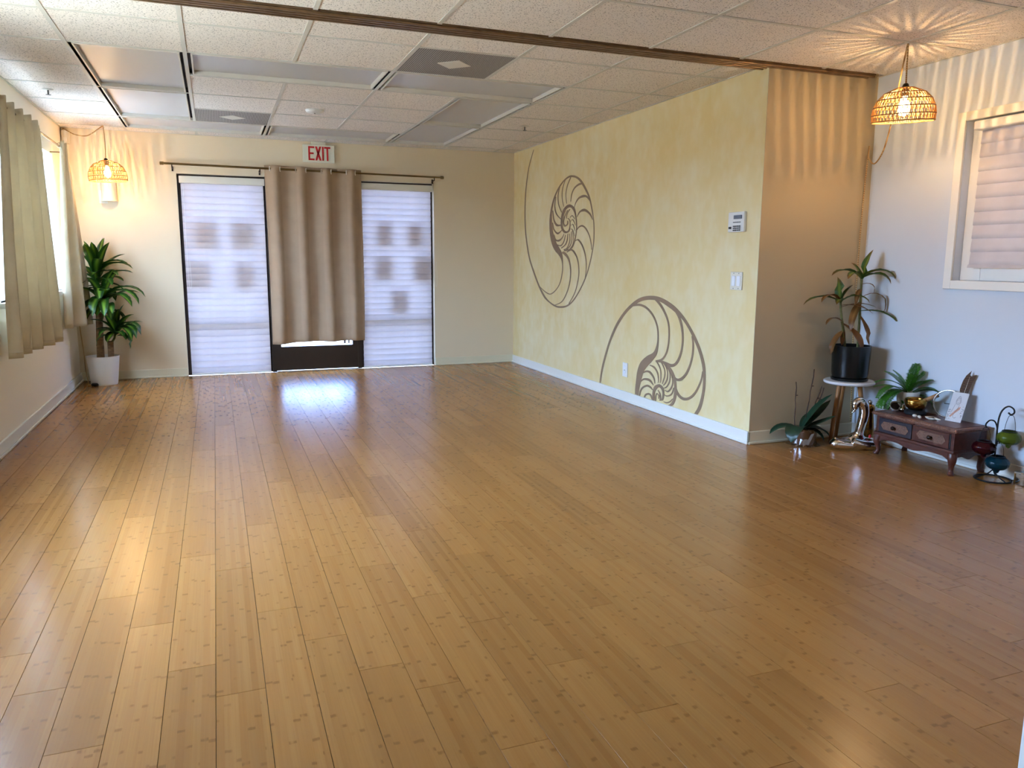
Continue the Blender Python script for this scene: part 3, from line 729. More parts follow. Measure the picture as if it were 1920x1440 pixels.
CX0, CX1, CZ0, CZ1 = 1.218, 2.178, .312, 2.092
GRO = [1.269, 1.368, 1.519, 1.620, 1.771, 1.869, 2.023, 2.114]
t = thing('door_curtain', 'tan eyelet curtain hanging over the glazed door', 'curtain', ((CX0+CX1)/2, RY, CZ0))
ctl = [(CX0, .03)] + [(GRO[0]-.02, .022)]
def foldy(x):
    # phase runs through the eyelets: in front of the rod between 0-1, 2-3, 4-5, 6-7
    P = [CX0-.06] + GRO + [CX1+.05]
    for i in range(len(P)-1):
        if P[i] <= x <= P[i+1]:
            u = (x-P[i])/(P[i+1]-P[i]); s = -1 if i % 2 == 1 else 1
            return s*math.sin(PI*u)
    return 0
rows = []; nz, nx = 46, 150
for i in range(nz+1):
    v = i/nz; row = []
    for j in range(nx+1):
        u = j/nx; x = CX0+(CX1-CX0)*u
        amp = (.026+.012*v)*(1 if v < .05 else 1)
        y = RY + amp*foldy(x)*(1-.35*v) + v*.018*math.sin(9*x+2.2*v*3)*.6 + .006*math.sin(23*x+v*7)*v
        z = CZ1+(CZ0-CZ1)*v + (.004*math.sin(13*x) if v > .9 else 0) - .010*(x-CX0)*(1-v) + (.018*(1-u)*(-1) + .02*math.sin(PI*u))*v*.6
        xx = x + .006*math.sin(4*v+6*u)*v + (.012 if u < .5 else 0)*v*(1-u)
        row.append((xx, y, z))
    rows.append(row)
MB().grid(rows).build('cloth', 'cur_b', t, True, solid=.0025)
for x in GRO:
    zz = RZ+.012-.0075*(x-.3)
    MB().tube([(x+.012*math.cos(a)*.35, RY+.020*math.cos(a)*.8, zz+.021*math.sin(a)) for a in [2*PI*k/20 for k in range(20)]], .0045, 8, closed=True).build('eyelet', 'eyelet', t, True)
mb = MB()
mb.tube([(CX0+.02+.93*k/30, RY-.003+.0*k, CZ0+.035) for k in range(2)], .0008, 4)
t = thing('window_sheer', 'bright white sheer shade behind the linen curtains', 'shade', (XL-.05, 1.6, WZ0+.01))
MB().box(XL-.062, XL-.040, WY0+.01, WY1-.01, WZ1-.035, WZ1-.005).build('headrail', 'white', t, bevel=.003)
mb = MB(); mb.grid([[(XL-.050+.002*math.sin(y*9), y, z) for y in [WY0+.015+(WY1-WY0-.03)*k/40 for k in range(41)]] for z in (WZ1-.03, 1.5, WZ0+.001)]); mb.build('cloth', 'sheer', t, True)
# side rod and two linen curtains
rod_y('curtain_rod', 'thin brass rod above the side window', .25, 2.80, XL+.10, 2.092)
def linen(lb, y0t, y1t, y0b, y1b, nf, at, ab, zb, xb0, xb1, seed):
    rr = random.Random(seed); xr_ = XL+.10
    t = thing('window_curtain', lb, 'curtain', (xr_, (y0t+y1t)/2, zb), 'linen curtains on the side window')
    rows = []; nz, nu = 44, nf*16; ph = [rr.uniform(-.5, .5) for _ in range(nf+2)]; am = [rr.uniform(.7, 1.25) for _ in range(nf+2)]
    for i in range(nz+1):
        v = i/nz; e = v**.8; row = []
        for j in range(nu+1):
            u = j/nu; k = u*nf; kk = int(min(k, nf-1))
            amp = (at+(ab-at)*e)*(am[kk]*(1-(k-kk))+am[kk+1]*(k-kk))
            s = math.sin(2*PI*k+ph[kk]*v*.6)
            sq = math.copysign(abs(s)**.7, s)
            y = (y0t+(y1t-y0t)*u)*(1-e)+(y0b+(y1b-y0b)*u)*e + .018*math.cos(2*PI*k)*e
            x = (xr_+.012)*(1-e)+(xb0+(xb1-xb0)*u)*e + amp*sq + .004*math.sin(7*v+9*u)*v
            row.append((x, y, 2.13+(zb-2.13)*v + (.012*math.sin(2*PI*k) if v < .02 else 0)))
        rows.append(row)
    MB().grid(rows).build('cloth', 'cur_l', t, True, solid=.002)
    hem = [Vector(p)+Vector((.0016, 0, .035)) for p in rows[-1]]
    MB().tube(hem, .0012, 4).build('hem_seam', 'cur_l', t)
    for k in range(nf+1):
        y = y0t+(y1t-y0t)*k/nf; c = (xr_, y, 2.092)
        MB().tube([(xr_+.014*math.cos(a), y+.004*math.sin(2*a), 2.096+.02*math.sin(a)) for a in [2*PI*q/14 for q in range(14)]], .0035, 6, closed=True).build('tie_loop', 'cur_l', t, True)
        MB().tube([(xr_+.014, y, 2.085), (xr_+.020, y+.008, 2.05), (xr_+.022, y+.005, 2.02)], .003, 5).build('tie_tail', 'cur_l', t, True)
linen('wide cream linen curtain in the middle of the side window, nearer one', .52, 1.66, .30, 1.50, 5, .022, .046, .575, XL+.085, XL+.165, 3)
linen('narrow cream linen curtain beside the leafy floor plant, farther one', 2.50, 2.78, 2.46, 2.94, 2, .022, .035, .572, XL+.03, XL+.185, 11)

# ---- exit sign
x0, x1, z0, z1 = 1.600, 1.914, 2.145, 2.318; sy = YB-.045
t = thing('exit_sign', 'cream exit sign with red lettering above the tan curtain', 'sign', ((x0+x1)/2, sy, z0))
MB().box(x0, x1, sy, YB-.005, z0, z1).build('sign_box', 'sign', t, bevel=.004)
MB().box((x0+x1)/2-.07, (x0+x1)/2+.07, sy+.006, YB-.004, z1, H-.002).build('canopy', 'sign', t, bevel=.003)
W_ = x1-x0; lz0, lz1 = z0+.018, z1-.018; lh = lz1-lz0; st = .017
def letter(polys):
    mb = MB()
    for p in polys: mb.prism(p, lambda a, c: (a, sy-.0025, c), lambda a, c: (a, sy, c))
    mb.build('letter', 'red', t)
def rc(a, c, e, g): return [(a, e), (c, e), (c, g), (a, g)]
ex, ew = x0+.17*W_, .060
letter([rc(ex, ex+st, lz0, lz1), rc(ex+st, ex+ew, lz1-st, lz1), rc(ex+st, ex+ew*.88, lz0+lh/2-st/2, lz0+lh/2+st/2), rc(ex+st, ex+ew, lz0, lz0+st)])
ax, aw = x0+.385*W_, .062
letter([[(ax, lz0), (ax+st*1.15, lz0), (ax+aw, lz1), (ax+aw-st*1.15, lz1)], [(ax+aw-st*1.15, lz0), (ax+aw, lz0), (ax+st*1.15, lz1), (ax, lz1)]])
ix = x0+.605*W_; letter([rc(ix, ix+st, lz0, lz1)])
tx, tw = x0+.675*W_, .062; letter([rc(tx, tx+tw, lz1-st, lz1), rc(tx+tw/2-st/2, tx+tw/2+st/2, lz0, lz1-st)])

# ---- sconce, corner motion sensor
t = thing('wall_sconce', 'grey white half-round wall fixture on a plate behind the left hanging lamp', 'wall light', (-.19, YB-.05, 1.68))
MB().box(-.275, -.205, YB-.006, YB, 1.68, 1.80).build('back_plate', 'offw', t, bevel=.002)
hp = [(-.185+.066*math.cos(a), YB-.008-.075*math.sin(a)) for a in [PI*k/16 for k in range(17)]]
MB().prism(hp, lambda a, c: (a, c, 1.718), lambda a, c: (a, c, 1.90)).build('shade', 'fixture', t, True, auto=.6)
hp2 = [(-.185+.070*math.cos(a), YB-.008-.080*math.sin(a)) for a in [PI*k/16 for k in range(17)]]
MB().prism(hp2, lambda a, c: (a, c, 1.700), lambda a, c: (a, c, 1.718)).build('bottom_lip', 'offw', t, True, auto=.6)
t = thing('motion_sensor', 'small cream motion sensor box up in the far corner', 'sensor', (XL+.05, YB-.03, 2.2))
pz = [(XL+.012, YB-.002), (XL+.075, YB-.002), (XL+.070, YB-.035), (XL+.045, YB-.055), (XL+.012, YB-.045)]
MB().prism(pz, lambda a, c: (a, c, 2.205), lambda a, c: (a, c, 2.325)).build('housing', 'offw', t, bevel=.006)
MB().box(XL+.03, XL+.055, YB-.053, YB-.049, 2.225, 2.26).build('sensor_lens', 'white', t)

# ---- mural strokes
def naut(data, lb):
    mb = MB()
    for si, s in enumerate(data):
        P = [tuple(v/1000 for v in s[i:i+4]) for i in range(0, len(s), 4)]
        C = [[max(q, .06) if k % 2 else q for k, q in enumerate(c)] for c in crom(P, 5)]
        x = XR-.0016-.00007*si
        rows = [[(x, c[0], min(c[1], H)), (x-.0008, c[0], min(c[1], H)), (x-.0008, c[2], min(c[3], H)), (x, c[2], min(c[3], H))] for c in C]
        mb.grid(rows, closed=True)
    o = mb.build('nautilus_painting', 'paint'); tag(o, lb, 'mural', 'painted nautilus shells')
naut(NAUT[0], 'upper painted brown nautilus shell, whole, near the far corner of the yellow wall')
naut(NAUT[1], 'lower painted brown nautilus shell cut off by the baseboard')

# ---- keypad, switch, outlet
t = thing('alarm_keypad', 'white alarm keypad with small screen on the yellow wall', 'keypad', (XR, -.80, 1.365))
MB().prism([(-.718, 1.366), (-.884, 1.366), (-.884, 1.494), (-.718, 1.494)], lambda a, c: (XR-.001, a, c), lambda a, c: (XR-.030+.006*abs((a+.8)/.083)**2, a, c)).build('case', 'white', t, bevel=.006)
MB().box(XR-.0315, XR-.028, -.866, -.786, 1.448, 1.472).build('screen', 'lcd', t)
mb = MB()
for c in range(4):
    for r in range(3): mb.box(XR-.032, XR-.027, -.788-c*.020-.006, -.788-c*.020+.006, 1.402-r*.0125-.004, 1.402-r*.0125+.004+.008-.008)
    mb.box(XR-.032, XR-.027, -.788-c*.020-.006, -.788-c*.020+.006, 1.425, 1.430)
mb.build('keys', 'keys', t); MB().box(XR-.0325, XR-.027, -.760, -.738, 1.386, 1.400).build('panic_key', 'black', t)
t = thing('light_switch', 'white double rocker light switch below the keypad', 'switch', (XR, -.81, .992))
MB().box(XR-.007, XR-.001, -.874, -.750, .992, 1.110).build('plate', 'offw', t, bevel=.003)
for y in (-.838, -.786): MB().box(XR-.011, XR-.006, y-.017, y+.017, 1.018, 1.084).build('rocker', 'toggle', t, bevel=.002)
for y in (-.838, -.786):
    for z in (1.002, 1.1): MB().box(XR-.0078, XR-.0065, y-.003, y+.003, z-.003, z+.003).build('screw', 'steel', t)
t = thing('wall_outlet', 'small white wall outlet beside the lower nautilus shell', 'outlet', (XR, .625, .205))
MB().box(XR-.009, XR-.001, .585, .665, .207, .327).build('plate', 'white', t, bevel=.003)
for z in (.235, .275): MB().box(XR-.012, XR-.008, .609, .641, z-.0, z+.026).build('socket', 'toggle', t, bevel=.002)
MB().box(XR-.0128, XR-.0115, .622, .628, .262, .268).build('screw', 'black', t)

# ---- pleated shade in the alcove window
t = thing('pleated_shade', 'pale grey pleated shade in the alcove window', 'blind', (XA+.02, -2.42, 1.14))
s0, s1 = AY1-.085, AY0+.02
MB().box(XA-.035, XA+.045, s1, s0+.015, 1.912, 1.962).build('headrail', 'white', t, bevel=.008)
n = 10; zt, zb = 1.915, 1.165; s = (zt-zb)/n
for k in range(n):
    y1 = s0-.0
    mb = MB(); mb.grid([[(XA+.022-dx, y, zb+k*s+q*s) for y in (s1, y1)] for dx, q in ((.0, 1.0), (.004, .7), (.006, .35), (.007, .04), (.003, -.01))])
    mb.build('pleat', 'shade', t, True)
MB().prism([(XA+.002, 1.150), (XA+.03, 1.150), (XA+.03, 1.168), (XA+.008, 1.168)], lambda a, c: (a, s1, c), lambda a, c: (a, s0, c)).build('bottom_rail', 'shade', t)
# ================================================================== HANGING LAMPS
def lamp(c, tilt, cords, lb, hookz):
    """c = centre of the shade's rim; cords = list of point lists"""
    t = thing('pendant_lamp', lb, 'lamp', c, 'woven dome hanging lamps')
    R = tilt; C = Vector(c)
    prof = [(.156, 0), (.159, .034), (.153, .074), (.136, .112), (.103, .146), (.044, .172)]
    prof = [(r, z) for r, z in prof]
    for k, (r, z) in enumerate(prof):
        MB().tube([C + R @ Vector((r*math.cos(a), r*math.sin(a), z)) for a in [2*PI*q/56 for q in range(56)]], .0042 if k == 0 else .003, 6, closed=True).build('shade_ring', 'ring' if 0 < k < 5 else 'rattan', t, True)
    mb = MB(); rr = random.Random(5)
    def P(u, v):
        (r0, z0), (r1, z1) = prof[u], prof[u+1]
        return r0, z0, r1, z1
    for k in range(5):
        r0, z0, r1, z1 = P(k, 0); n = 44 if k < 4 else 22
        for q in range(n):
            a = 2*PI*q/n; da = 2*PI/n
            for s_ in (-.33, .33):
                a0 = a + da*.5*(1 if s_ < 0 else -1)*.1 + rr.uniform(-.05, .05)*da; a1 = a + da*s_ + rr.uniform(-.05, .05)*da
                p0 = C + R @ Vector((r0*math.cos(a1), r0*math.sin(a1), z0)); p1 = C + R @ Vector((r1*math.cos(a0), r1*math.sin(a0), z1))
                mb.tube([p0, p1], .0026, 4)
    mb.build('weave', 'rattan', t, kind='stuff')
    MB().lathe([(.046, .168), (.046, .174)], C, 20, tilt=R).build('crown', 'rattan', t)
    MB().lathe([(.010, .195), (.014, .190), (.020, .172), (.020, .135), (.016, .130)], C, 16, tilt=R).build('socket', 'black', t, True, auto=.6)
    b = MB().lathe([(.012, .132), (.016, .118), (.026, .090), (.030, .065), (.026, .042), (.014, .030), (.0005, .026)], C, 16, tilt=R).build('bulb', 'envelope', t, True)
    MB().lathe([(.0005, .050), (.0028, .053), (.0032, .080), (.0028, .104), (.0005, .107)], C, 10, tilt=R).build('filament', 'filament', b, True)
    b['label'] = 'glowing clear bulb'
    for pts in cords: MB().tube(crom(pts, 8), .0045, 7).build('cord', 'rope', t, True)
    h = hookz
    MB().tube([(h[0], h[1], H), (h[0], h[1], H-.012), (h[0]+.006, h[1], H-.018), (h[0]+.010, h[1], H-.010)], .002, 6).build('hook', 'white', t)
    return t
tl = Matrix.Rotation(math.radians(4), 3, 'X') @ Matrix.Rotation(math.radians(-4), 3, 'Y')
lc = Vector((4.258, -1.715, 1.938)); top = lc + tl @ Vector((0, 0, .195))
lamp(tuple(lc), tl, [[tuple(top), (4.256, -1.713, 2.24), (4.254, -1.712, 2.34)],
     [(4.256, -1.708, 2.338), (4.285, -1.66, 2.24), (4.36, -1.56, 2.08), (4.447, -1.45, 1.955), (4.508, -1.35, 1.834), (4.58, -1.22, 1.783), (4.65, -1.10, 1.84), (4.70, -1.05, 1.905), (4.712, -1.036, 1.885), (4.700, -1.034, 1.6), (4.695, -1.034, 1.2), (4.70, -1.035, .7), (4.715, -1.045, .3), (4.72, -1.05, .10)]],
     'lit woven dome lamp hanging in the alcove by the pleated shade', (4.254, -1.712))
tl2 = Matrix.Rotation(math.radians(-3), 3, 'Y')
lc = Vector((-.147, 2.936, 1.862)); top = lc + tl2 @ Vector((0, 0, .195))
lamp(tuple(lc), tl2, [[tuple(top), (-.153, 2.936, 2.2), (-.158, 2.936, 2.34)],
     [(-.160, 2.938, 2.338), (-.20, 2.95, 2.31), (-.258, 2.98, 2.272), (-.319, 3.05, 2.256), (-.417, 3.15, 2.278), (-.50, 3.24, 2.325), (-.530, 3.262, 2.33), (-.533, 3.266, 2.15), (-.532, 3.262, 1.4), (-.53, 3.25, .7), (-.513, 3.20, .518), (-.491, 3.15, .295), (-.478, 3.10, .13), (-.455, 3.02, .03), (-.44, 2.96, .006), (-.40, 2.99, .006), (-.40, 2.95, .012)]],
     'lit woven dome lamp hanging in front of the grey wall fixture', (-.158, 2.936))
tag(MB().lathe([(.012, -.03), (.018, -.022), (.018, .022), (.012, .03)], (-.385, 2.895, .013), 12, tilt=Matrix.Rotation(PI/2, 3, 'Y') @ Matrix.Rotation(.5, 3, 'X')).build('cord_switch', 'black', None, True), 'black inline cord switch on the floor before the white pot', 'switch')

# ================================================================== PLANTS
def leaf(parent, base, az, el, L, w, droop, m, twist=0.0, fold=.18, seg=8, name='leaf', wave=0.0, tipw=.0):
    p = Vector(base); d = L/seg; rows = []
    for i in range(seg+1):
        t = i/seg; e = el-droop*t**1.3; a_ = az+twist*t
        dv = Vector((math.cos(e)*math.cos(a_), math.cos(e)*math.sin(a_), math.sin(e)))
        side = Vector((-math.sin(a_), math.cos(a_), 0)); upv = dv.cross(side)*-1
        if upv.z < 0 and abs(e) < 1.3: upv = -upv
        ww = w*.5*(max(.12*(1-t), 0)+ (math.sin(PI*min(1, t*.93+.05))**.75))*(1 if i < seg else .05)
        f = fold*ww*2
        wv = wave*math.sin(9*t)*ww
        rows.append([p-side*ww+upv*(f+wv), p-side*ww*.5+upv*f*.35, p.copy(), p+side*ww*.5+upv*f*.35, p+side*ww+upv*(f-wv)])
        p += dv*d
    return MB().grid(rows, uv=True).build(name, m, parent, True)
def sdir(r_, a_):   # azimuth from screen-right and away amounts
    v = Vector((.934*r_+.357*a_, -.357*r_+.934*a_)); return math.atan2(v.y, v.x)

# leafy floor plant in the far corner
pc = (-.315, 3.0)
t = thing('floor_plant_pot', 'ribbed white floor pot holding the tall leafy plant', 'plant pot', (*pc, 0))
prof = [(.108, 0), (.112, .006)] + [(.1125+.026*k/40+(.0016 if k % 2 else 0), .01+.25*k/40) for k in range(41)] + [(.142, .264), (.142, .270), (.136, .270), (.132, .235)]
MB().lathe(prof, (*pc, 0), 40).build('pot', 'pot_w', t, True, auto=.9)
MB().lathe([(.132, .225), (.06, .236), (.0005, .238)], (*pc, 0), 24).build('soil', 'soil', t, True)
t = thing('floor_plant', 'tall bushy green corn plant in the far corner by the linen curtain', 'plant', (*pc, .23))
MB().tube(crom([(-.335, 3.01, .22), (-.328, 3.01, .42), (-.318, 3.015, .68)], 5), [.034-.0005*k for k in range(11)], 12).build('cane', 'cane', t, True)
MB().tube(crom([(-.245, 2.985, .22), (-.242, 2.987, .34), (-.240, 2.985, .405)], 5), .026, 12).build('cane', 'cane', t, True)
for pts, r in (([(-.33, 3.03, .62), (-.325, 3.06, .80), (-.32, 3.06, .98)], .012), ([(-.30, 3.0, .60), (-.275, 2.985, .68), (-.27, 2.98, .76)], .010), ([(-.24, 2.985, .38), (-.20, 2.975, .44), (-.19, 2.965, .50)], .010)):
    MB().tube(crom(pts, 4), r, 8).build('stem', 'stem', t, True)
rr = random.Random(21)
def head(c, n, L, w, el0, el1, dr0, dr1, azs=None, spread=.03):
    for k in range(n):
        u = k/(n-1); az = (azs[k % len(azs)] if azs else k*2.399)+rr.uniform(-.25, .25)
        el = el0+(el1-el0)*u+rr.uniform(-.1, .1); z = c[2]-spread*2*u+rr.uniform(-.01, .02)
        b = (c[0]+.012*math.cos(az), c[1]+.012*math.sin(az), z)
        l = L*(.72+.28*math.sin(PI*min(1, .25+u)))*rr.uniform(.85, 1.12)
        # keep clear of the two walls
        if b[1]+math.cos(el)*math.sin(az)*l*.8 > YB-.03: l *= .55
        if b[0]+math.cos(el)*math.cos(az)*l*.8 < XL+.08: l *= .6
        leaf(t, b, az, el, l, w*rr.uniform(.85, 1.15), dr0+(dr1-dr0)*u, 'leaf_a', rr.uniform(-.3, .3), .16)
head((-.32, 3.055, 1.03), 26, .37, .082, 1.45, .15, .35, 1.9, spread=.07)
for az, el, L, dr in ((sdir(1, -.1), .75, .40, 1.6), (sdir(1, .1), 1.0, .36, 2.0), (sdir(.9, -.5), .35, .33, 1.0), (sdir(-.4, -.9), 1.2, .34, .5), (sdir(.3, -1), 1.3, .30, .4)):
    leaf(t, (-.315, 3.05, 1.02), az, el, L, .08, dr, 'leaf_a')
head((-.275, 2.985, .80), 13, .34, .082, 1.3, -.2, .8, 1.9, [sdir(1, 0), sdir(.8, -.6), sdir(.2, -1), sdir(-.3, -1), sdir(.6, -.8), sdir(1, .3)], .05)
for az, el, L, dr in ((sdir(1, -.05), .75, .46, 1.9), (sdir(1, -.2), .65, .44, 2.1), (sdir(.95, -.4), .45, .40, 1.7), (sdir(.1, -1), .25, .36, 2.0), (sdir(.45, -.9), .1, .34, 1.6), (sdir(-.35, -.9), .0, .30, 1.3)):
    leaf(t, (-.265, 2.975, .80), az, el, L, .085, dr, 'leaf_a')
head((-.19, 2.962, .50), 13, .27, .072, 1.4, .1, .5, 2.4, [sdir(1, 0), sdir(.7, -.7), sdir(0, -1), sdir(.9, -.3), sdir(-.6, -.8), sdir(.5, .3)], .03)
for az, el, L, dr in ((sdir(1, -.1), .85, .34, 2.7), (sdir(1, -.35), .7, .33, 2.6), (sdir(.9, -.5), .5, .30, 2.3), (sdir(-1, -.4), .35, .17, .6), (sdir(-.2, -1), -.3, .16, .9)):
    leaf(t, (-.185, 2.96, .50), az, el, L, .08, dr, 'leaf_a')

# ---- stool, black pot, straggly plant
sc = (4.532, -1.200)
t = thing('plant_stool', 'small round white stool with wooden legs under the black pot', 'stool', (*sc, 0))
MB().lathe([(.0005, .396), (.148, .398), (.156, .404), (.156, .414), (.152, .418), (.0005, .418)], (*sc, 0), 40).build('seat', 'stool_t', t, True, auto=.5)
for a, c in (((-.055, .022), (-.090, .036)), ((.060, -.030), (.115, -.062)), ((.012, .060), (.030, .112))):
    MB().tube([(sc[0]+a[0]*1.0, sc[1]+a[1], .397), (sc[0]+(a[0]+c[0])/2, sc[1]+(a[1]+c[1])/2, .2), (sc[0]+c[0], sc[1]+c[1], 0)], [.016, .015, .010], 12).build('leg', 'oak', t, True, auto=.8)
pc = (4.535, -1.196)
t = thing('black_plant_pot', 'glossy black pot with saucer standing on the white stool', 'plant pot', (*pc, .418))
MB().lathe([(.10, 0), (.113, .004), (.114, .018), (.106, .022)], (*pc, .418), 36).build('saucer', 'pot_b', t, True, auto=.6)
MB().lathe([(.098, .022), (.108, .026), (.112, .05), (.119, .222), (.119, .228), (.112, .228), (.110, .19)], (*pc, .418), 40).build('pot', 'pot_b', t, True, auto=.5)
MB().lathe([(.110, .185), (.0005, .19)], (*pc, .418), 20).build('soil', 'soil', t, True)
t = thing('straggly_plant', 'straggly dracaena with browning leaves in the black pot', 'plant', (*pc, .60))
s1 = crom([(4.505, -1.175, .60), (4.495, -1.165, .72), (4.475, -1.15, .84), (4.47, -1.14, .92)], 6)
s2 = crom([(4.575, -1.205, .60), (4.580, -1.20, .75), (4.595, -1.18, .92), (4.605, -1.165, 1.07)], 6)
s3 = crom([(4.50, -1.18, .60), (4.475, -1.18, .70), (4.465, -1.165, .80)], 6)
for s_, r in ((s1, .0065), (s2, .007), (s3, .005)):
    MB().tube(s_, [r*(1+.16*(i % 3 == 0)) for i in range(len(s_))], 8).build('stem', 'stem', t, True)
for b, az, el, L, wd, dr, m in (
    (s2[-1], sdir(.1, 0), 1.35, .19, .042, .3, 'leaf_b'), (s2[-1], sdir(1, -.3), .75, .24, .036, 2.2, 'leaf_b'), (s2[-1], sdir(1, -.75), .55, .20, .040, 1.9, 'leaf_b'),
    (s2[-1], sdir(-1, -.2), .65, .23, .038, 1.5, 'leaf_b'), (s2[-1], sdir(-.8, -.7), .6, .20, .036, 1.6, 'leaf_b'), (s2[-1], sdir(.5, -1), .8, .12, .026, .8, 'leaf_b'), (s2[-1], sdir(-.3, .6), 1.1, .13, .028, .6, 'leaf_b'),
    (s1[-1], sdir(-.2, -.1), 1.40, .16, .044, .2, 'leaf_b'), (s1[-1], sdir(.6, -.2), 1.2, .13, .036, .5, 'leaf_b'), (s1[-1], sdir(-1, -.2), .45, .26, .034, 1.4, 'leaf_b'), (s1[-1], sdir(-1, -.5), .75, .19, .030, 2.0, 'leaf_br'),
    (s1[-1], sdir(1, -.5), .7, .19, .036, 1.9, 'leaf_b'), (s1[-1], sdir(-.5, -1), .5, .15, .030, 1.5, 'leaf_b'), (s1[-3], sdir(.9, -.6), .1, .20, .02, .9, 'leaf_br'), (s1[-4], sdir(1, -.2), .35, .21, .016, .9, 'leaf_br'),
    (s2[10], sdir(1, -.3), .1, .27, .034, 1.3, 'leaf_b'), (s2[13], sdir(1, -.1), .55, .26, .016, 3.2, 'leaf_br'), (s2[12], sdir(-.7, -.7), -.6, .22, .034, .9, 'leaf_br'), (s2[9], sdir(.4, -.9), -.9, .20, .028, .6, 'leaf_br'),
    (s1[9], sdir(.6, -.9), -.5, .24, .042, 1.0, 'leaf_br'), (s1[7], sdir(-.5, -.8), -1.0, .10, .020, .4, 'leaf_br'), (s3[-1], sdir(-.8, -.3), .5, .14, .024, 1.8, 'leaf_br'), (s3[8], sdir(-.9, -.4), -.75, .17, .034, .7, 'leaf_br'), (s2[15], sdir(-.6, -.8), -.3, .15, .022, 1.2, 'leaf_br'), (s2[16], sdir(.8, -.6), .4, .13, .014, 3.0, 'leaf_br')):
    leaf(t, b, az, el, L*1.05, wd*1.4, dr, m, random.uniform(-.3, .3), .2, wave=.12)

# ---- orchid
oc = (4.245, -1.135)
t = thing('orchid_pot', 'low orchid pot in crinkled clear plastic beside the stool leg', 'plant pot', (*oc, 0))
MB().lathe([(.062, .004), (.070, .02), (.075, .085), (.072, .095), (.066, .088), (.02, .085), (.0005, .085)], (*oc, 0), 24).build('pot', 'ocb', t, True, auto=.7)
wr = random.Random(4); rows = []
for r, z in ((.105, .002), (.082, .012), (.079, .05), (.083, .085), (.092, .110)):
    rows.append([(oc[0]+(r+wr.uniform(-.008, .008))*math.cos(2*PI*j/30), oc[1]+(r+wr.uniform(-.008, .008))*math.sin(2*PI*j/30), max(.002, z+wr.uniform(-.006, .006))) for j in range(30)])
MB().grid(rows, closed=True).build('plastic_wrap', 'wrap', t)
mb = MB()
for k in range(70):
    a = wr.uniform(0, 2*PI); r = wr.uniform(.03, .085); x, y = oc[0]+r*math.cos(a), oc[1]+r*math.sin(a); z = .098+wr.uniform(-.01, .012)
    q = [(x, y, z)]
    for _ in range(3): q.append((q[-1][0]+wr.uniform(-.018, .018), q[-1][1]+wr.uniform(-.018, .018), max(.085, q[-1][2]+wr.uniform(-.012, .010))))
    mb.tube(q, .0011, 4)
mb.build('dry_roots', 'moss', t, kind='stuff')
t = thing('orchid_plant', 'dark green orchid with bare stems on the floor beside the stool', 'plant', (*oc, .09))
for k, (b0, b1) in enumerate((((4.19, -1.11, .09), (4.214, -1.075, .404)), ((4.255, -1.125, .09), (4.338, -1.095, .485)), ((4.265, -1.13, .09), (4.378, -1.128, .375)), ((4.27, -1.14, .09), (4.392, -1.135, .366)))):
    v0, v1 = Vector(b0), Vector(b1)
    MB().tube([v0.lerp(v1, q/8)+Vector((.003*math.sin(q*2.1), 0, 0)) for q in range(9)], [.0030*(1.25 if q % 3 == 0 else 1) for q in range(9)], 6).build('flower_stem', 'stake', t, True)
    p = v0.lerp(v1, .72); MB().tube([p, p+Vector((.012, -.006, .002))], .003, 5).build('stem_clip', 'stake', t)
ob = (4.225, -1.135, .10)
for az, el, L, wd, dr in ((sdir(-1, -.1), .35, .23, .095, 1.3), (sdir(-.75, -.9), .55, .23, .11, 2.4), (sdir(.9, -.1), 1.05, .30, .10, .35), (sdir(1, .1), .72, .27, .10, -.2), (sdir(.9, -.25), .35, .23, .10, -.3), (sdir(1, -.05), .25, .20, .10, 1.3), (sdir(.85, -.5), .15, .17, .08, 1.5), (sdir(.5, .4), .8, .20, .07, .8)):
    leaf(t, ob if az < 9 else ob, az, el, L, wd, dr, 'leaf_o', 0, .12)

# ================================================================== FIGURINE + GOLD ORNAMENT
fc = Vector((4.475, -1.335, 0))
rv = Vector((.934, -.357, 0)); av = Vector((.357, .934, 0))
def fp(r_, z, a_=0): return fc + rv*r_ + av*a_ + Vector((0, 0, z))
t = thing('yoga_figurine', 'mirrored silver cross-legged figurine on the floor beside the carved chest', 'figurine', tuple(fc))
mb = MB()
mb.tube(crom([fp(.02, .045, .02), fp(-.06, .040, .0), fp(-.125, .030, -.005), fp(-.122, .035, -.04), fp(-.03, .028, -.045), fp(.03, .030, -.05)], 5), .032, 12)
mb.tube(crom([fp(.02, .045, .02), fp(.09, .045, .0), fp(.132, .030, -.02), fp(.10, .030, -.055), fp(.02, .040, -.06), fp(-.03, .055, -.05)], 5), .030, 12)
mb.ball(tuple(fp(-.130, .055, -.02)), (.018, .018, .022)); mb.ball(tuple(fp(.02, .06, .01)), (.058, .050, .045), 16, 10)
mb.tube(crom([fp(.022, .05, .0), fp(.030, .11, .0), fp(.040, .17, -.005), fp(.046, .23, -.01), fp(.036, .285, -.012), fp(.008, .310, -.014), fp(-.014, .290, -.016), fp(-.018, .255, -.018)], 5), [.040, .036, .032, .030, .029, .028, .028, .028, .028, .028, .029, .030, .030, .030, .031, .031, .031, .031, .031, .032, .032, .032, .031, .030, .028, .027, .027, .026, .026, .026, .025, .024, .022, .020, .016, .010], 14)
mb.tube([fp(-.016, .25, -.016), fp(-.036, .232, -.018)], [.010, .003], 8)
o = mb.build('body', 'chrome', t, True)
q = o.modifiers.new('merge', 'REMESH'); q.mode = 'VOXEL'; q.voxel_size = .004; q.use_smooth_shade = True
q = o.modifiers.new('soft', 'SMOOTH'); q.factor = .5; q.iterations = 6
mb = MB().ball(tuple(fp(.078, .088, -.048)), (.010, .008, .013)); mb.build('red_bead', 'red', t, True)
t = thing('gold_ornament', 'brown gold upright ornament with a silver ball top behind the silver figurine', 'ornament', tuple(fp(.118, 0, .075)))
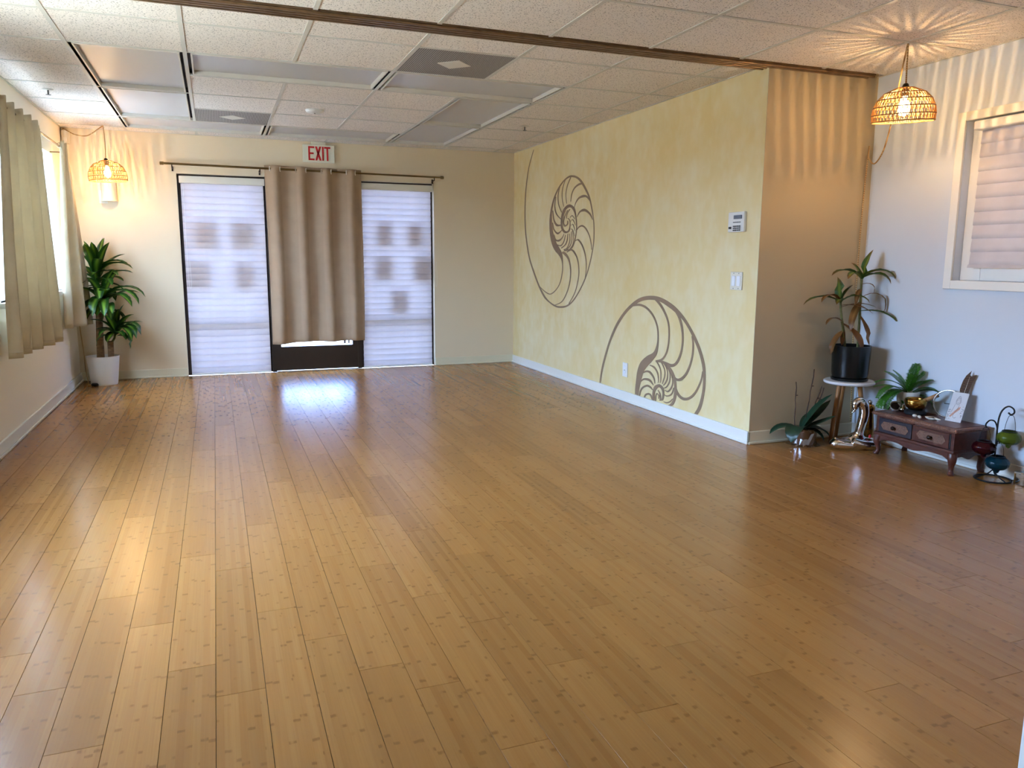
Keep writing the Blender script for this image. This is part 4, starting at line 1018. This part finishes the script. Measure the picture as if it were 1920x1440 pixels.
MB().lathe([(.037, 0), (.039, .02), (.037, .10), (.032, .17), (.027, .21), (.028, .225), (.034, .235), (.034, .255), (.026, .270), (.012, .275), (.0005, .276)], tuple(fp(.118, 0, .075)), 20).build('body', 'gold', t, True, auto=.8)
MB().ball(tuple(fp(.121, .287, .075)), .015).build('ball_top', 'silver', t, True)
MB().tube([fp(.118+.034*math.cos(a), .115, .075+.034*math.sin(a)) for a in [2*PI*k/20 for k in range(20)]], .003, 6, closed=True).build('band', 'knob', t, True)

# ================================================================== CARVED CHEST
X0, X1, Y0, Y1 = 4.492, 4.742, -2.030, -1.487
t = thing('carved_chest', 'low carved dark wood chest with two small drawers and curved legs', 'chest', ((X0+X1)/2, (Y0+Y1)/2, 0))
MB().box(X0-.020, X1+.006, Y0-.024, Y1+.024, .247, .268).build('top_edge', 'cab_c', t, bevel=.007)
MB().box(X0+.012, X1-.006, Y0+.010, Y1-.010, .266, .2705).build('top', 'cab', t, bevel=.002)
MB().box(X0+.010, X1, Y0, Y1, .142, .247).build('body', 'cab', t)
for y0, y1 in ((Y0, Y0+.020), (Y1-.020, Y1), ((Y0+Y1)/2-.008, (Y0+Y1)/2+.008)): MB().box(X0, X0+.012, y0, y1, .142, .247).build('upright', 'cab', t, bevel=.002)
MB().box(X0, X0+.012, Y0+.02, Y1-.02, .236, .247).build('upper_rail', 'cab', t); MB().box(X0-.010, X1+.002, Y0-.010, Y1+.010, .124, .144).build('molding', 'cab', t, bevel=.006)
for k, (y0, y1, m) in enumerate((((Y0+Y1)/2+.010, Y1-.022, 'drw'), (Y0+.030, (Y0+Y1)/2-.010, 'cab'))):
    d_ = MB().box(X0-.004, X0+.012, y0, y1, .148, .234).build('drawer', m, t, bevel=.002)
    d_['label'] = 'dark bluish drawer front with carved lattice' if k == 0 else 'red brown drawer front with carved lattice'
    ym = (y0+y1)/2; hw = (y1-y0)/2-.018
    poly = [(ym-hw, .191), (ym-hw+.02, .166), (ym+hw-.02, .166), (ym+hw, .191), (ym+hw-.02, .216), (ym-hw+.02, .216)]
    MB().prism(poly, lambda a, c: (X0-.0065, a, c), lambda a, c: (X0-.003, a, c)).build('lattice', 'lat', d_)
    MB().lathe([(.005, -.006), (.006, .004), (.012, .012), (.013, .018), (.008, .024), (.0005, .025)], (X0-.006, ym, .191), 12, tilt=Matrix.Rotation(-PI/2, 3, 'Y')).build('knob', 'knob', d_, True)
MB().box(X0-.002, X0+.008, Y0+.02, Y0+.028, .15, .234).build('drawer_gap_shade', 'gap', t)  # solid black strip in place of the shade beside the drawer
def scallop(n): return [(u/n, .030+.024*math.sin(PI*min(1, abs(u/n-.5)*2.2))-.020*math.exp(-((u/n-.5)/.16)**2)+ (.020 if abs(u/n-.5) > .44 else 0)) for u in range(n+1)]
def apron(axis, c, a0, a1, dn):
    n = 28; poly = [(a0, .126)] + [(a0+(a1-a0)*u/n, .126-(.022+.018*math.cos(2*PI*(u/n-.5)*1.0)**2*(1 if abs(u/n-.5) < .26 else .2)+.03*max(0, abs(u/n-.5)*2-.80)*5*.8)) for u in range(n+1)] + [(a1, .126)]
    if axis == 'y': MB().prism(poly, lambda a, z: (c, a, z), lambda a, z: (c+dn, a, z)).build('apron', 'cab', t)
    else: MB().prism(poly, lambda a, z: (a, c, z), lambda a, z: (a, c+dn, z)).build('apron', 'cab', t)
apron('y', X0, Y0+.01, Y1-.01, .012); apron('x', Y0, X0+.01, X1-.01, .012); apron('x', Y1-.012, X0+.01, X1-.01, .012)
for sx, x in ((-1, X0+.018), (1, X1-.018)):
    for sy_, y in ((-1, Y0+.018), (1, Y1-.018)):
        P = [(.000, .126, .026), (.010, .105, .026), (.014, .080, .022), (.006, .050, .015), (.003, .028, .013), (.010, .012, .016), (.016, .004, .018), (.014, .0, .015)]
        mb = MB(); mb.tube([(x+sx*d_*.8, y+sy_*d_*.8, z) for d_, z, r in P], [r for _, _, r in P], 10); mb.build('leg', 'cab', t, True, auto=.9)
TZ = .2705
# ---- fern
fcx = (4.672, -1.540)
t = thing('fern_pot', 'small white fluted pot holding the fern on the carved chest', 'plant pot', (*fcx, TZ))
MB().lathe([(.050, 0), (.054, .004), (.060, .06), (.064, .115), (.064, .122), (.058, .122), (.056, .10), (.0005, .10)], (*fcx, TZ), 60, rib=20, ribd=.025).build('pot', 'pot_w', t, True, auto=1.0)
t = thing('fern', 'bright green fern with arching fronds on the carved chest', 'plant', (*fcx, TZ+.10))
fr = random.Random(9)
def frond(az, el, L, dr, w0=.036):
    p = Vector((fcx[0], fcx[1], TZ+.105)); seg = 16; pts = []; mb = MB(); d_ = L/seg
    for i in range(seg+1):
        u = i/seg; e = el-dr*u**1.2
        dv = Vector((math.cos(e)*math.cos(az), math.cos(e)*math.sin(az), math.sin(e))); side = Vector((-math.sin(az), math.cos(az), 0)); upv = side.cross(dv)
        pts.append(p.copy())
        if i > 1:
            w_ = w0*(math.sin(PI*min(1, .15+.85*(1-u)))**.7)
            for sg in (-1, 1):
                for off in (0, .5):
                    b0 = p+dv*d_*off; tipp = b0+side*sg*w_*fr.uniform(.85, 1.1)+dv*d_*.35-upv*w_*.15; hw_ = dv*d_*.25
                    k = len(mb.v); mb.v += [tuple(b0-hw_*.7), tuple(b0.lerp(tipp, .6)-hw_), tuple(tipp), tuple(b0.lerp(tipp, .6)+hw_), tuple(b0+hw_*.7)]
                    mb.f.append((k, k+1, k+2, k+3, k+4)); mb.uv.append([(.3, u)]*5)
        p += dv*d_
        if p.x > XA-.02: p.x = XA-.02
    n0 = len(mb.f); mb2 = MB(); mb2.tube(pts, [.0016*(1-.7*i/seg) for i in range(seg+1)], 4)
    k = len(mb.v); mb.v += mb2.v; mb.f += [tuple(k+i for i in f) for f in mb2.f]; mb.uv += [[(.1, .5)]*len(f) for f in mb2.f]
    mb.build('frond', 'fern', t)
for a in ((sdir(0, -.2), 1.45, .19, .3), (sdir(-.6, 0), 1.2, .18, .6), (sdir(.6, 0), 1.15, .17, .5), (sdir(-1, -.2), .75, .24, 1.9), (sdir(-1, .1), .95, .22, 1.4), (sdir(-.9, -.45), .5, .24, 2.0), (sdir(-1, -.4), .35, .25, 1.5), (sdir(-1, -.35), .6, .24, 2.1), (sdir(-.95, -.1), .25, .22, 1.4), (sdir(-.3, .4), 1.0, .20, .8), (sdir(.3, .2), 1.3, .20, .5),
          (sdir(1, -.3), .35, .25, .55), (sdir(1, -.45), .6, .22, 1.1), (sdir(.9, -.6), .1, .18, 1.3), (sdir(.35, -.9), 1.1, .15, .9), (sdir(-.2, -.9), 1.25, .16, .7), (sdir(.8, -.2), .85, .20, .8), (sdir(-.9, .3), .6, .20, 1.0)):
    frond(*a)
# ---- singing bowl on cushion, mallet
bc = (4.618, -1.648)
tag(MB().lathe([(.050, 0), (.060, .008), (.060, .018), (.048, .028), (.0005, .028)], (*bc, TZ), 24).build('bowl_cushion', 'cushion', None, True), 'round black cushion under the brass bowl', 'cushion')
tag(MB().lathe([(.0005, .0), (.034, .003), (.053, .018), (.0615, .040), (.0625, .056), (.058, .070), (.054, .070), (.058, .055), (.056, .040), (.046, .018), (.0005, .008)], (*bc, TZ+.028), 36).build('singing_bowl', 'brass', None, True), 'brass singing bowl on the carved chest', 'bowl')
t = thing('bowl_mallet', 'wooden mallet resting slanted in the brass bowl', 'mallet', (bc[0]+.03, bc[1]-.02, TZ+.05))
m0, m1 = Vector((bc[0]-.005, bc[1]-.004, TZ+.062)), Vector((bc[0]+.075, bc[1]-.085, TZ+.128))
MB().tube([m0, m0.lerp(m1, .35), m0.lerp(m1, .38), m1], [.007, .008, .0125, .013], 10).build('handle', 'mallet', t, True, auto=.7)
MB().tube([m1, m1+(m1-m0).normalized()*.004], [.0135, .011], 10).build('end_cap', 'knob', t)
# ---- shell planter, silver pot, stones, dish
shc = (4.612, -1.508)
t = thing('shell_planter', 'open pale shell lying at the corner of the carved chest', 'shell', (*shc, TZ))
R_ = Matrix.Rotation(math.radians(38), 3, 'X') @ Matrix.Rotation(math.radians(-30), 3, 'Y')
MB().lathe([(.006, -.002), (.022, .004), (.032, .018), (.034, .030), (.031, .030), (.026, .016), (.004, .006)], (shc[0], shc[1], TZ+.014), 20, rib=9, ribd=.03, tilt=R_).build('shell', 'shell', t, True)
MB().lathe([(.027, .024), (.0005, .026)], (shc[0], shc[1], TZ+.014), 16, tilt=R_).build('filling', 'shell_in', t)
t = thing('silver_pot', 'tiny silver pot with a sprig between the shell and the brass bowl', 'pot', (4.620, -1.556, TZ))
MB().lathe([(.014, 0), (.026, .008), (.028, .020), (.018, .032), (.013, .038), (.016, .044), (.012, .044), (.0005, .036)], (4.620, -1.556, TZ), 20).build('body', 'silver', t, True)
for az, el, L in ((sdir(-.4, -.3), 1.2, .05), (sdir(.6, -.2), 1.0, .045), (sdir(-.9, .1), .7, .05), (sdir(.1, .4), 1.3, .055)): leaf(t, (4.620, -1.556, TZ+.038), az, el, L, .014, .8, 'fern')
for k, (x, y, r) in enumerate(((4.560, -1.700, .012), (4.567, -1.726, .010), (4.553, -1.742, .008))):
    tag(MB().ball((x, y, TZ+r*.55), (r, r*1.25, r*.7), 10, 6).build('white_stone', 'stone', None, True), ['largest small white stone before the brass bowl', 'middle small white stone before the brass bowl', 'smallest white stone nearest the little oval dish'][k], 'stone', 'white stones on the chest')
t = thing('oval_dish', 'little oval white dish of seeds beside the card', 'dish', (4.575, -1.800, TZ))
mb = MB().lathe([(.016, 0), (.028, .006), (.036, .014), (.033, .015), (.024, .009), (.0005, .007)], (0, 0, 0), 24); mb.v = [(4.575+p[0]*.62, -1.800+p[1]*1.1, TZ+p[2]) for p in mb.v]; mb.build('dish', 'shell', t, True)
mb = MB()
for k in range(16):
    a = fr.uniform(0, 2*PI); r = fr.uniform(0, .02); mb.ball((4.575+r*math.cos(a)*.6, -1.800+r*math.sin(a), TZ+.012), .004, 6, 4)
mb.build('seeds', 'shell_in', t, kind='stuff')
MB().tube([(4.572, -1.834, TZ+.013), (4.568, -1.868, TZ+.014)], [.006, .003], 8).build('spoon_handle', 'shell', t, True)
# ---- glass disc, card, feather
gc = Vector((4.702, -1.800, TZ+.087)); nrm = Vector((-.92, -.38, .12)).normalized(); sd = nrm.cross(Vector((0, 0, 1))).normalized(); u2 = sd.cross(nrm)
t = thing('glass_disc', 'round clear glass disc with a thick rim behind the white card', 'glass disc', (gc.x, gc.y, TZ))
MB().tube([gc+sd*.080*math.cos(a)+u2*.080*math.sin(a) for a in [2*PI*k/40 for k in range(40)]], .006, 8, closed=True).build('rim', 'clearg', t, True)
rg = [[gc+nrm*d_+(sd*math.cos(a)+u2*math.sin(a))*.077 for a in [2*PI*k/40 for k in range(40)]] for d_ in (-.003, .003)]
mb = MB(); mb.grid(rg, closed=True); mb.f.append(tuple(range(40))); mb.f.append(tuple(range(40, 80))); mb.build('disc', 'glass', t)
MB().tube([gc+nrm*.005-sd*.012, gc+nrm*.005+sd*.02], .0022, 5).build('pointer', 'black', t)
b0, b1 = Vector((4.640, -1.838, TZ+.001)), Vector((4.655, -1.928, TZ+.001)); upc = Vector((.050, 0, .166)); un = (b1-b0).cross(upc).normalized()
if un.x > 0: un = -un
def cp(u, v, d_=0): return b0+(b1-b0)*u+upc*v+un*d_
t = thing('picture_card', 'white illustrated card leaning against the wall on the chest', 'card', tuple((b0+b1)/2))
MB().hexa([cp(0, 0), cp(1, 0), cp(1, 1), cp(0, 1)], [cp(0, 0, .0015), cp(1, 0, .0015), cp(1, 1, .0015), cp(0, 1, .0015)]).build('card', 'card', t)
MB().hexa([cp(-.06, 0, .003), cp(1.06, 0, .003), cp(1.06, 1.05, .003), cp(-.06, 1.05, .003)], [cp(-.06, 0, .0034), cp(1.06, 0, .0034), cp(1.06, 1.05, .0034), cp(-.06, 1.05, .0034)]).build('sleeve', 'sleeve', t)
def blob(pts, m, nm, d_=.0018):
    MB().prism(pts, lambda a, c: cp(a, c, d_-.0004), lambda a, c: cp(a, c, d_)).build(nm, m, t)
blob([(.18, .16), (.28, .14), (.50, .30), (.70, .42), (.74, .52), (.62, .50), (.42, .36)], 'orange', 'print_shape')
for k in range(2): 
    mb = MB(); q = [(.50+.15*(1-.25*k)*math.cos(a), .70+.12*(1-.3*k)*math.sin(a)) for a in [2*PI*i/24 for i in range(24)]]
    mb.tube([cp(a, c, .0018) for a, c in q], .0007, 4, closed=True); mb.build('print_line', 'ink', t)
mb = MB()
for u_, v_ in ((.46, .72), (.56, .72), (.51, .66)): mb.ball(tuple(cp(u_, v_, .0018)), .0018, 6, 4)
cr = random.Random(2)
for k in range(26):
    u_ = cr.choice((cr.uniform(.05, .22), cr.uniform(.72, .95))); v_ = cr.uniform(.04, .55 if u_ > .5 else .40); r_ = cr.uniform(.002, .004)
    mb.tube([cp(u_+r_*11*math.cos(a), v_+r_*6*math.sin(a), .0018) for a in [i*.9 for i in range(5)]], .0008, 4)
for pts in ([(.35, .60), (.30, .45), (.22, .30)], [(.62, .58), (.55, .42), (.40, .22), (.50, .12), (.62, .16)], [(.42, .82), (.52, .88), (.60, .80)]):
    mb.tube([cp(a, c, .0018) for a, c in crom([(*q, 0) for q in pts], 5) for _ in (0,)] if False else [cp(q[0], q[1], .0018) for q in crom(pts, 5)], .0008, 4)
mb.build('print_scrolls', 'ink', t, kind='stuff')
fo = Vector((4.728, -1.872, TZ+.15)); fs = Vector((.35, -.94, 0)); fu = Vector((.07, -.10, 1)).normalized(); fn_ = fs.cross(fu)
def ff(a, c, d_): return fo+fs*a+fu*c+fn_*d_
poly = [(-.020, 0), (-.026, .03), (-.024, .055), (-.020, .085), (-.010, .115), (.012, .146), (.010, .120), (.018, .112), (.030, .122), (.044, .126), (.036, .10), (.030, .07), (.026, .04), (.020, .0)]
t = thing('feather', 'dark barred feather with a notched tip standing behind the card', 'feather', tuple(fo))
MB().prism(poly, lambda a, c: ff(a, c, 0), lambda a, c: ff(a, c, .0012)).build('vane', 'feather', t)
MB().tube([ff(0, -.145, .0005), ff(0, 0, .0008), ff(.010, .11, .0008)], [.0014, .0016, .0006], 5).build('quill', 'shell', t)

# ---- cable from the chest
tag(MB().tube(crom([(4.735, -1.455, .30), (4.70, -1.452, .305), (4.64, -1.450, .29), (4.60, -1.448, .22), (4.57, -1.446, .12), (4.56, -1.445, .03), (4.58, -1.43, .006)], 6), .004, 6).build('power_cable', 'knob', None, True), 'dark cable hanging down beside the carved chest', 'cable')

# ================================================================== LANTERN STAND
lb_ = (4.650, -2.158)
t = thing('lantern_stand', 'black iron stand with curled hooks and a ring base', 'stand', (*lb_, 0))
MB().tube([(lb_[0]+.088*math.cos(a), lb_[1]+.088*math.sin(a), .005) for a in [2*PI*k/36 for k in range(36)]], .0045, 8, closed=True).build('ring_base', 'iron', t, True)
MB().tube(crom([(*lb_, .05), (*lb_, .15), (lb_[0], lb_[1]+.002, .30), (lb_[0]+.004, lb_[1]-.002, .365), (lb_[0]+.014, lb_[1]-.014, .400), (lb_[0]+.026, lb_[1]-.032, .414), (lb_[0]+.038, lb_[1]-.050, .402), (lb_[0]+.040, lb_[1]-.054, .382), (lb_[0]+.034, lb_[1]-.042, .370), (lb_[0]+.027, lb_[1]-.030, .380)], 6), .0045, 8).build('pole', 'iron', t, True)
for a in (.4, 2.5, 4.6): MB().tube(crom([(*lb_, .06), (lb_[0]+.03*math.cos(a), lb_[1]+.03*math.sin(a), .03), (lb_[0]+.085*math.cos(a), lb_[1]+.085*math.sin(a), .006)], 5), .0035, 6).build('foot', 'iron', t, True)
MB().tube(crom([(lb_[0], lb_[1], .24), (lb_[0]-.002, lb_[1]+.002, .29), (lb_[0]-.014, lb_[1]+.010, .325), (lb_[0]-.034, lb_[1]+.022, .332), (lb_[0]-.050, lb_[1]+.030, .315), (lb_[0]-.052, lb_[1]+.031, .300), (lb_[0]-.046, lb_[1]+.028, .292)], 6), .004, 8).build('hook', 'iron', t, True)
MB().tube(crom([(lb_[0], lb_[1], .18), (lb_[0]-.004, lb_[1]-.012, .222), (lb_[0]-.010, lb_[1]-.022, .225), (lb_[0]-.012, lb_[1]-.026, .212)], 5), .0035, 8).build('hook', 'iron', t, True)
def lantern(c, hz, m, lb):
    t = thing('hanging_lantern', lb, 'lantern', c, 'coloured glass lanterns')
    MB().lathe([(.002, -.028), (.010, -.022), (.015, -.008), (.040, .000), (.055, .016), (.059, .032), (.054, .048), (.040, .060), (.035, .066), (.031, .062), (.048, .046), (.053, .032), (.049, .018), (.036, .006), (.004, .0)], c, 48, rib=16, ribd=.03).build('glass_bowl', m, t, True)
    MB().tube([(c[0]+.034*math.cos(a), c[1]+.034*math.sin(a), c[2]+.067) for a in [2*PI*k/24 for k in range(24)]], .0032, 6, closed=True).build('collar', 'iron', t, True)
    for s_ in (-1, 1):
        MB().tube(crom([(c[0]+s_*.030*.934, c[1]-s_*.030*.357, c[2]+.068), (c[0]+s_*.026*.934, c[1]-s_*.026*.357, c[2]+.105), (c[0]+s_*.014*.934, c[1]-s_*.014*.357, hz-.006), (c[0], c[1], hz)], 5), .0014, 5).build('wire', 'iron', t)
lantern((4.684, -2.203, .212), .366, 'g_green', 'olive green glass lantern hanging from the topmost hook')
lantern((4.600, -2.128, .148), .292, 'g_red', 'dark red glass lantern hanging on the side toward the chest')
lantern((4.638, -2.186, .072), .212, 'g_teal', 'dark teal glass lantern hanging lowest, just above the ring base')
# ---- mirrored box at the frame edge
t = thing('mirror_box', 'small mirrored glass box on the floor by the lantern stand', 'box', (4.715, -2.30, 0))
MB().box(4.680, 4.748, -2.350, -2.262, .004, .060).build('body', 'mirrorb', t)
for x in (4.680, 4.748):
    for y in (-2.350, -2.262): MB().box(x-.003, x+.003, y-.003, y+.003, 0, .072).build('edge_strip', 'brass', t)
MB().box(4.676, 4.752, -2.354, -2.258, .060, .074).build('lid', 'mirrorb', t, bevel=.003)
MB().ball((4.714, -2.306, .080), .007).build('knob', 'brass', t, True)
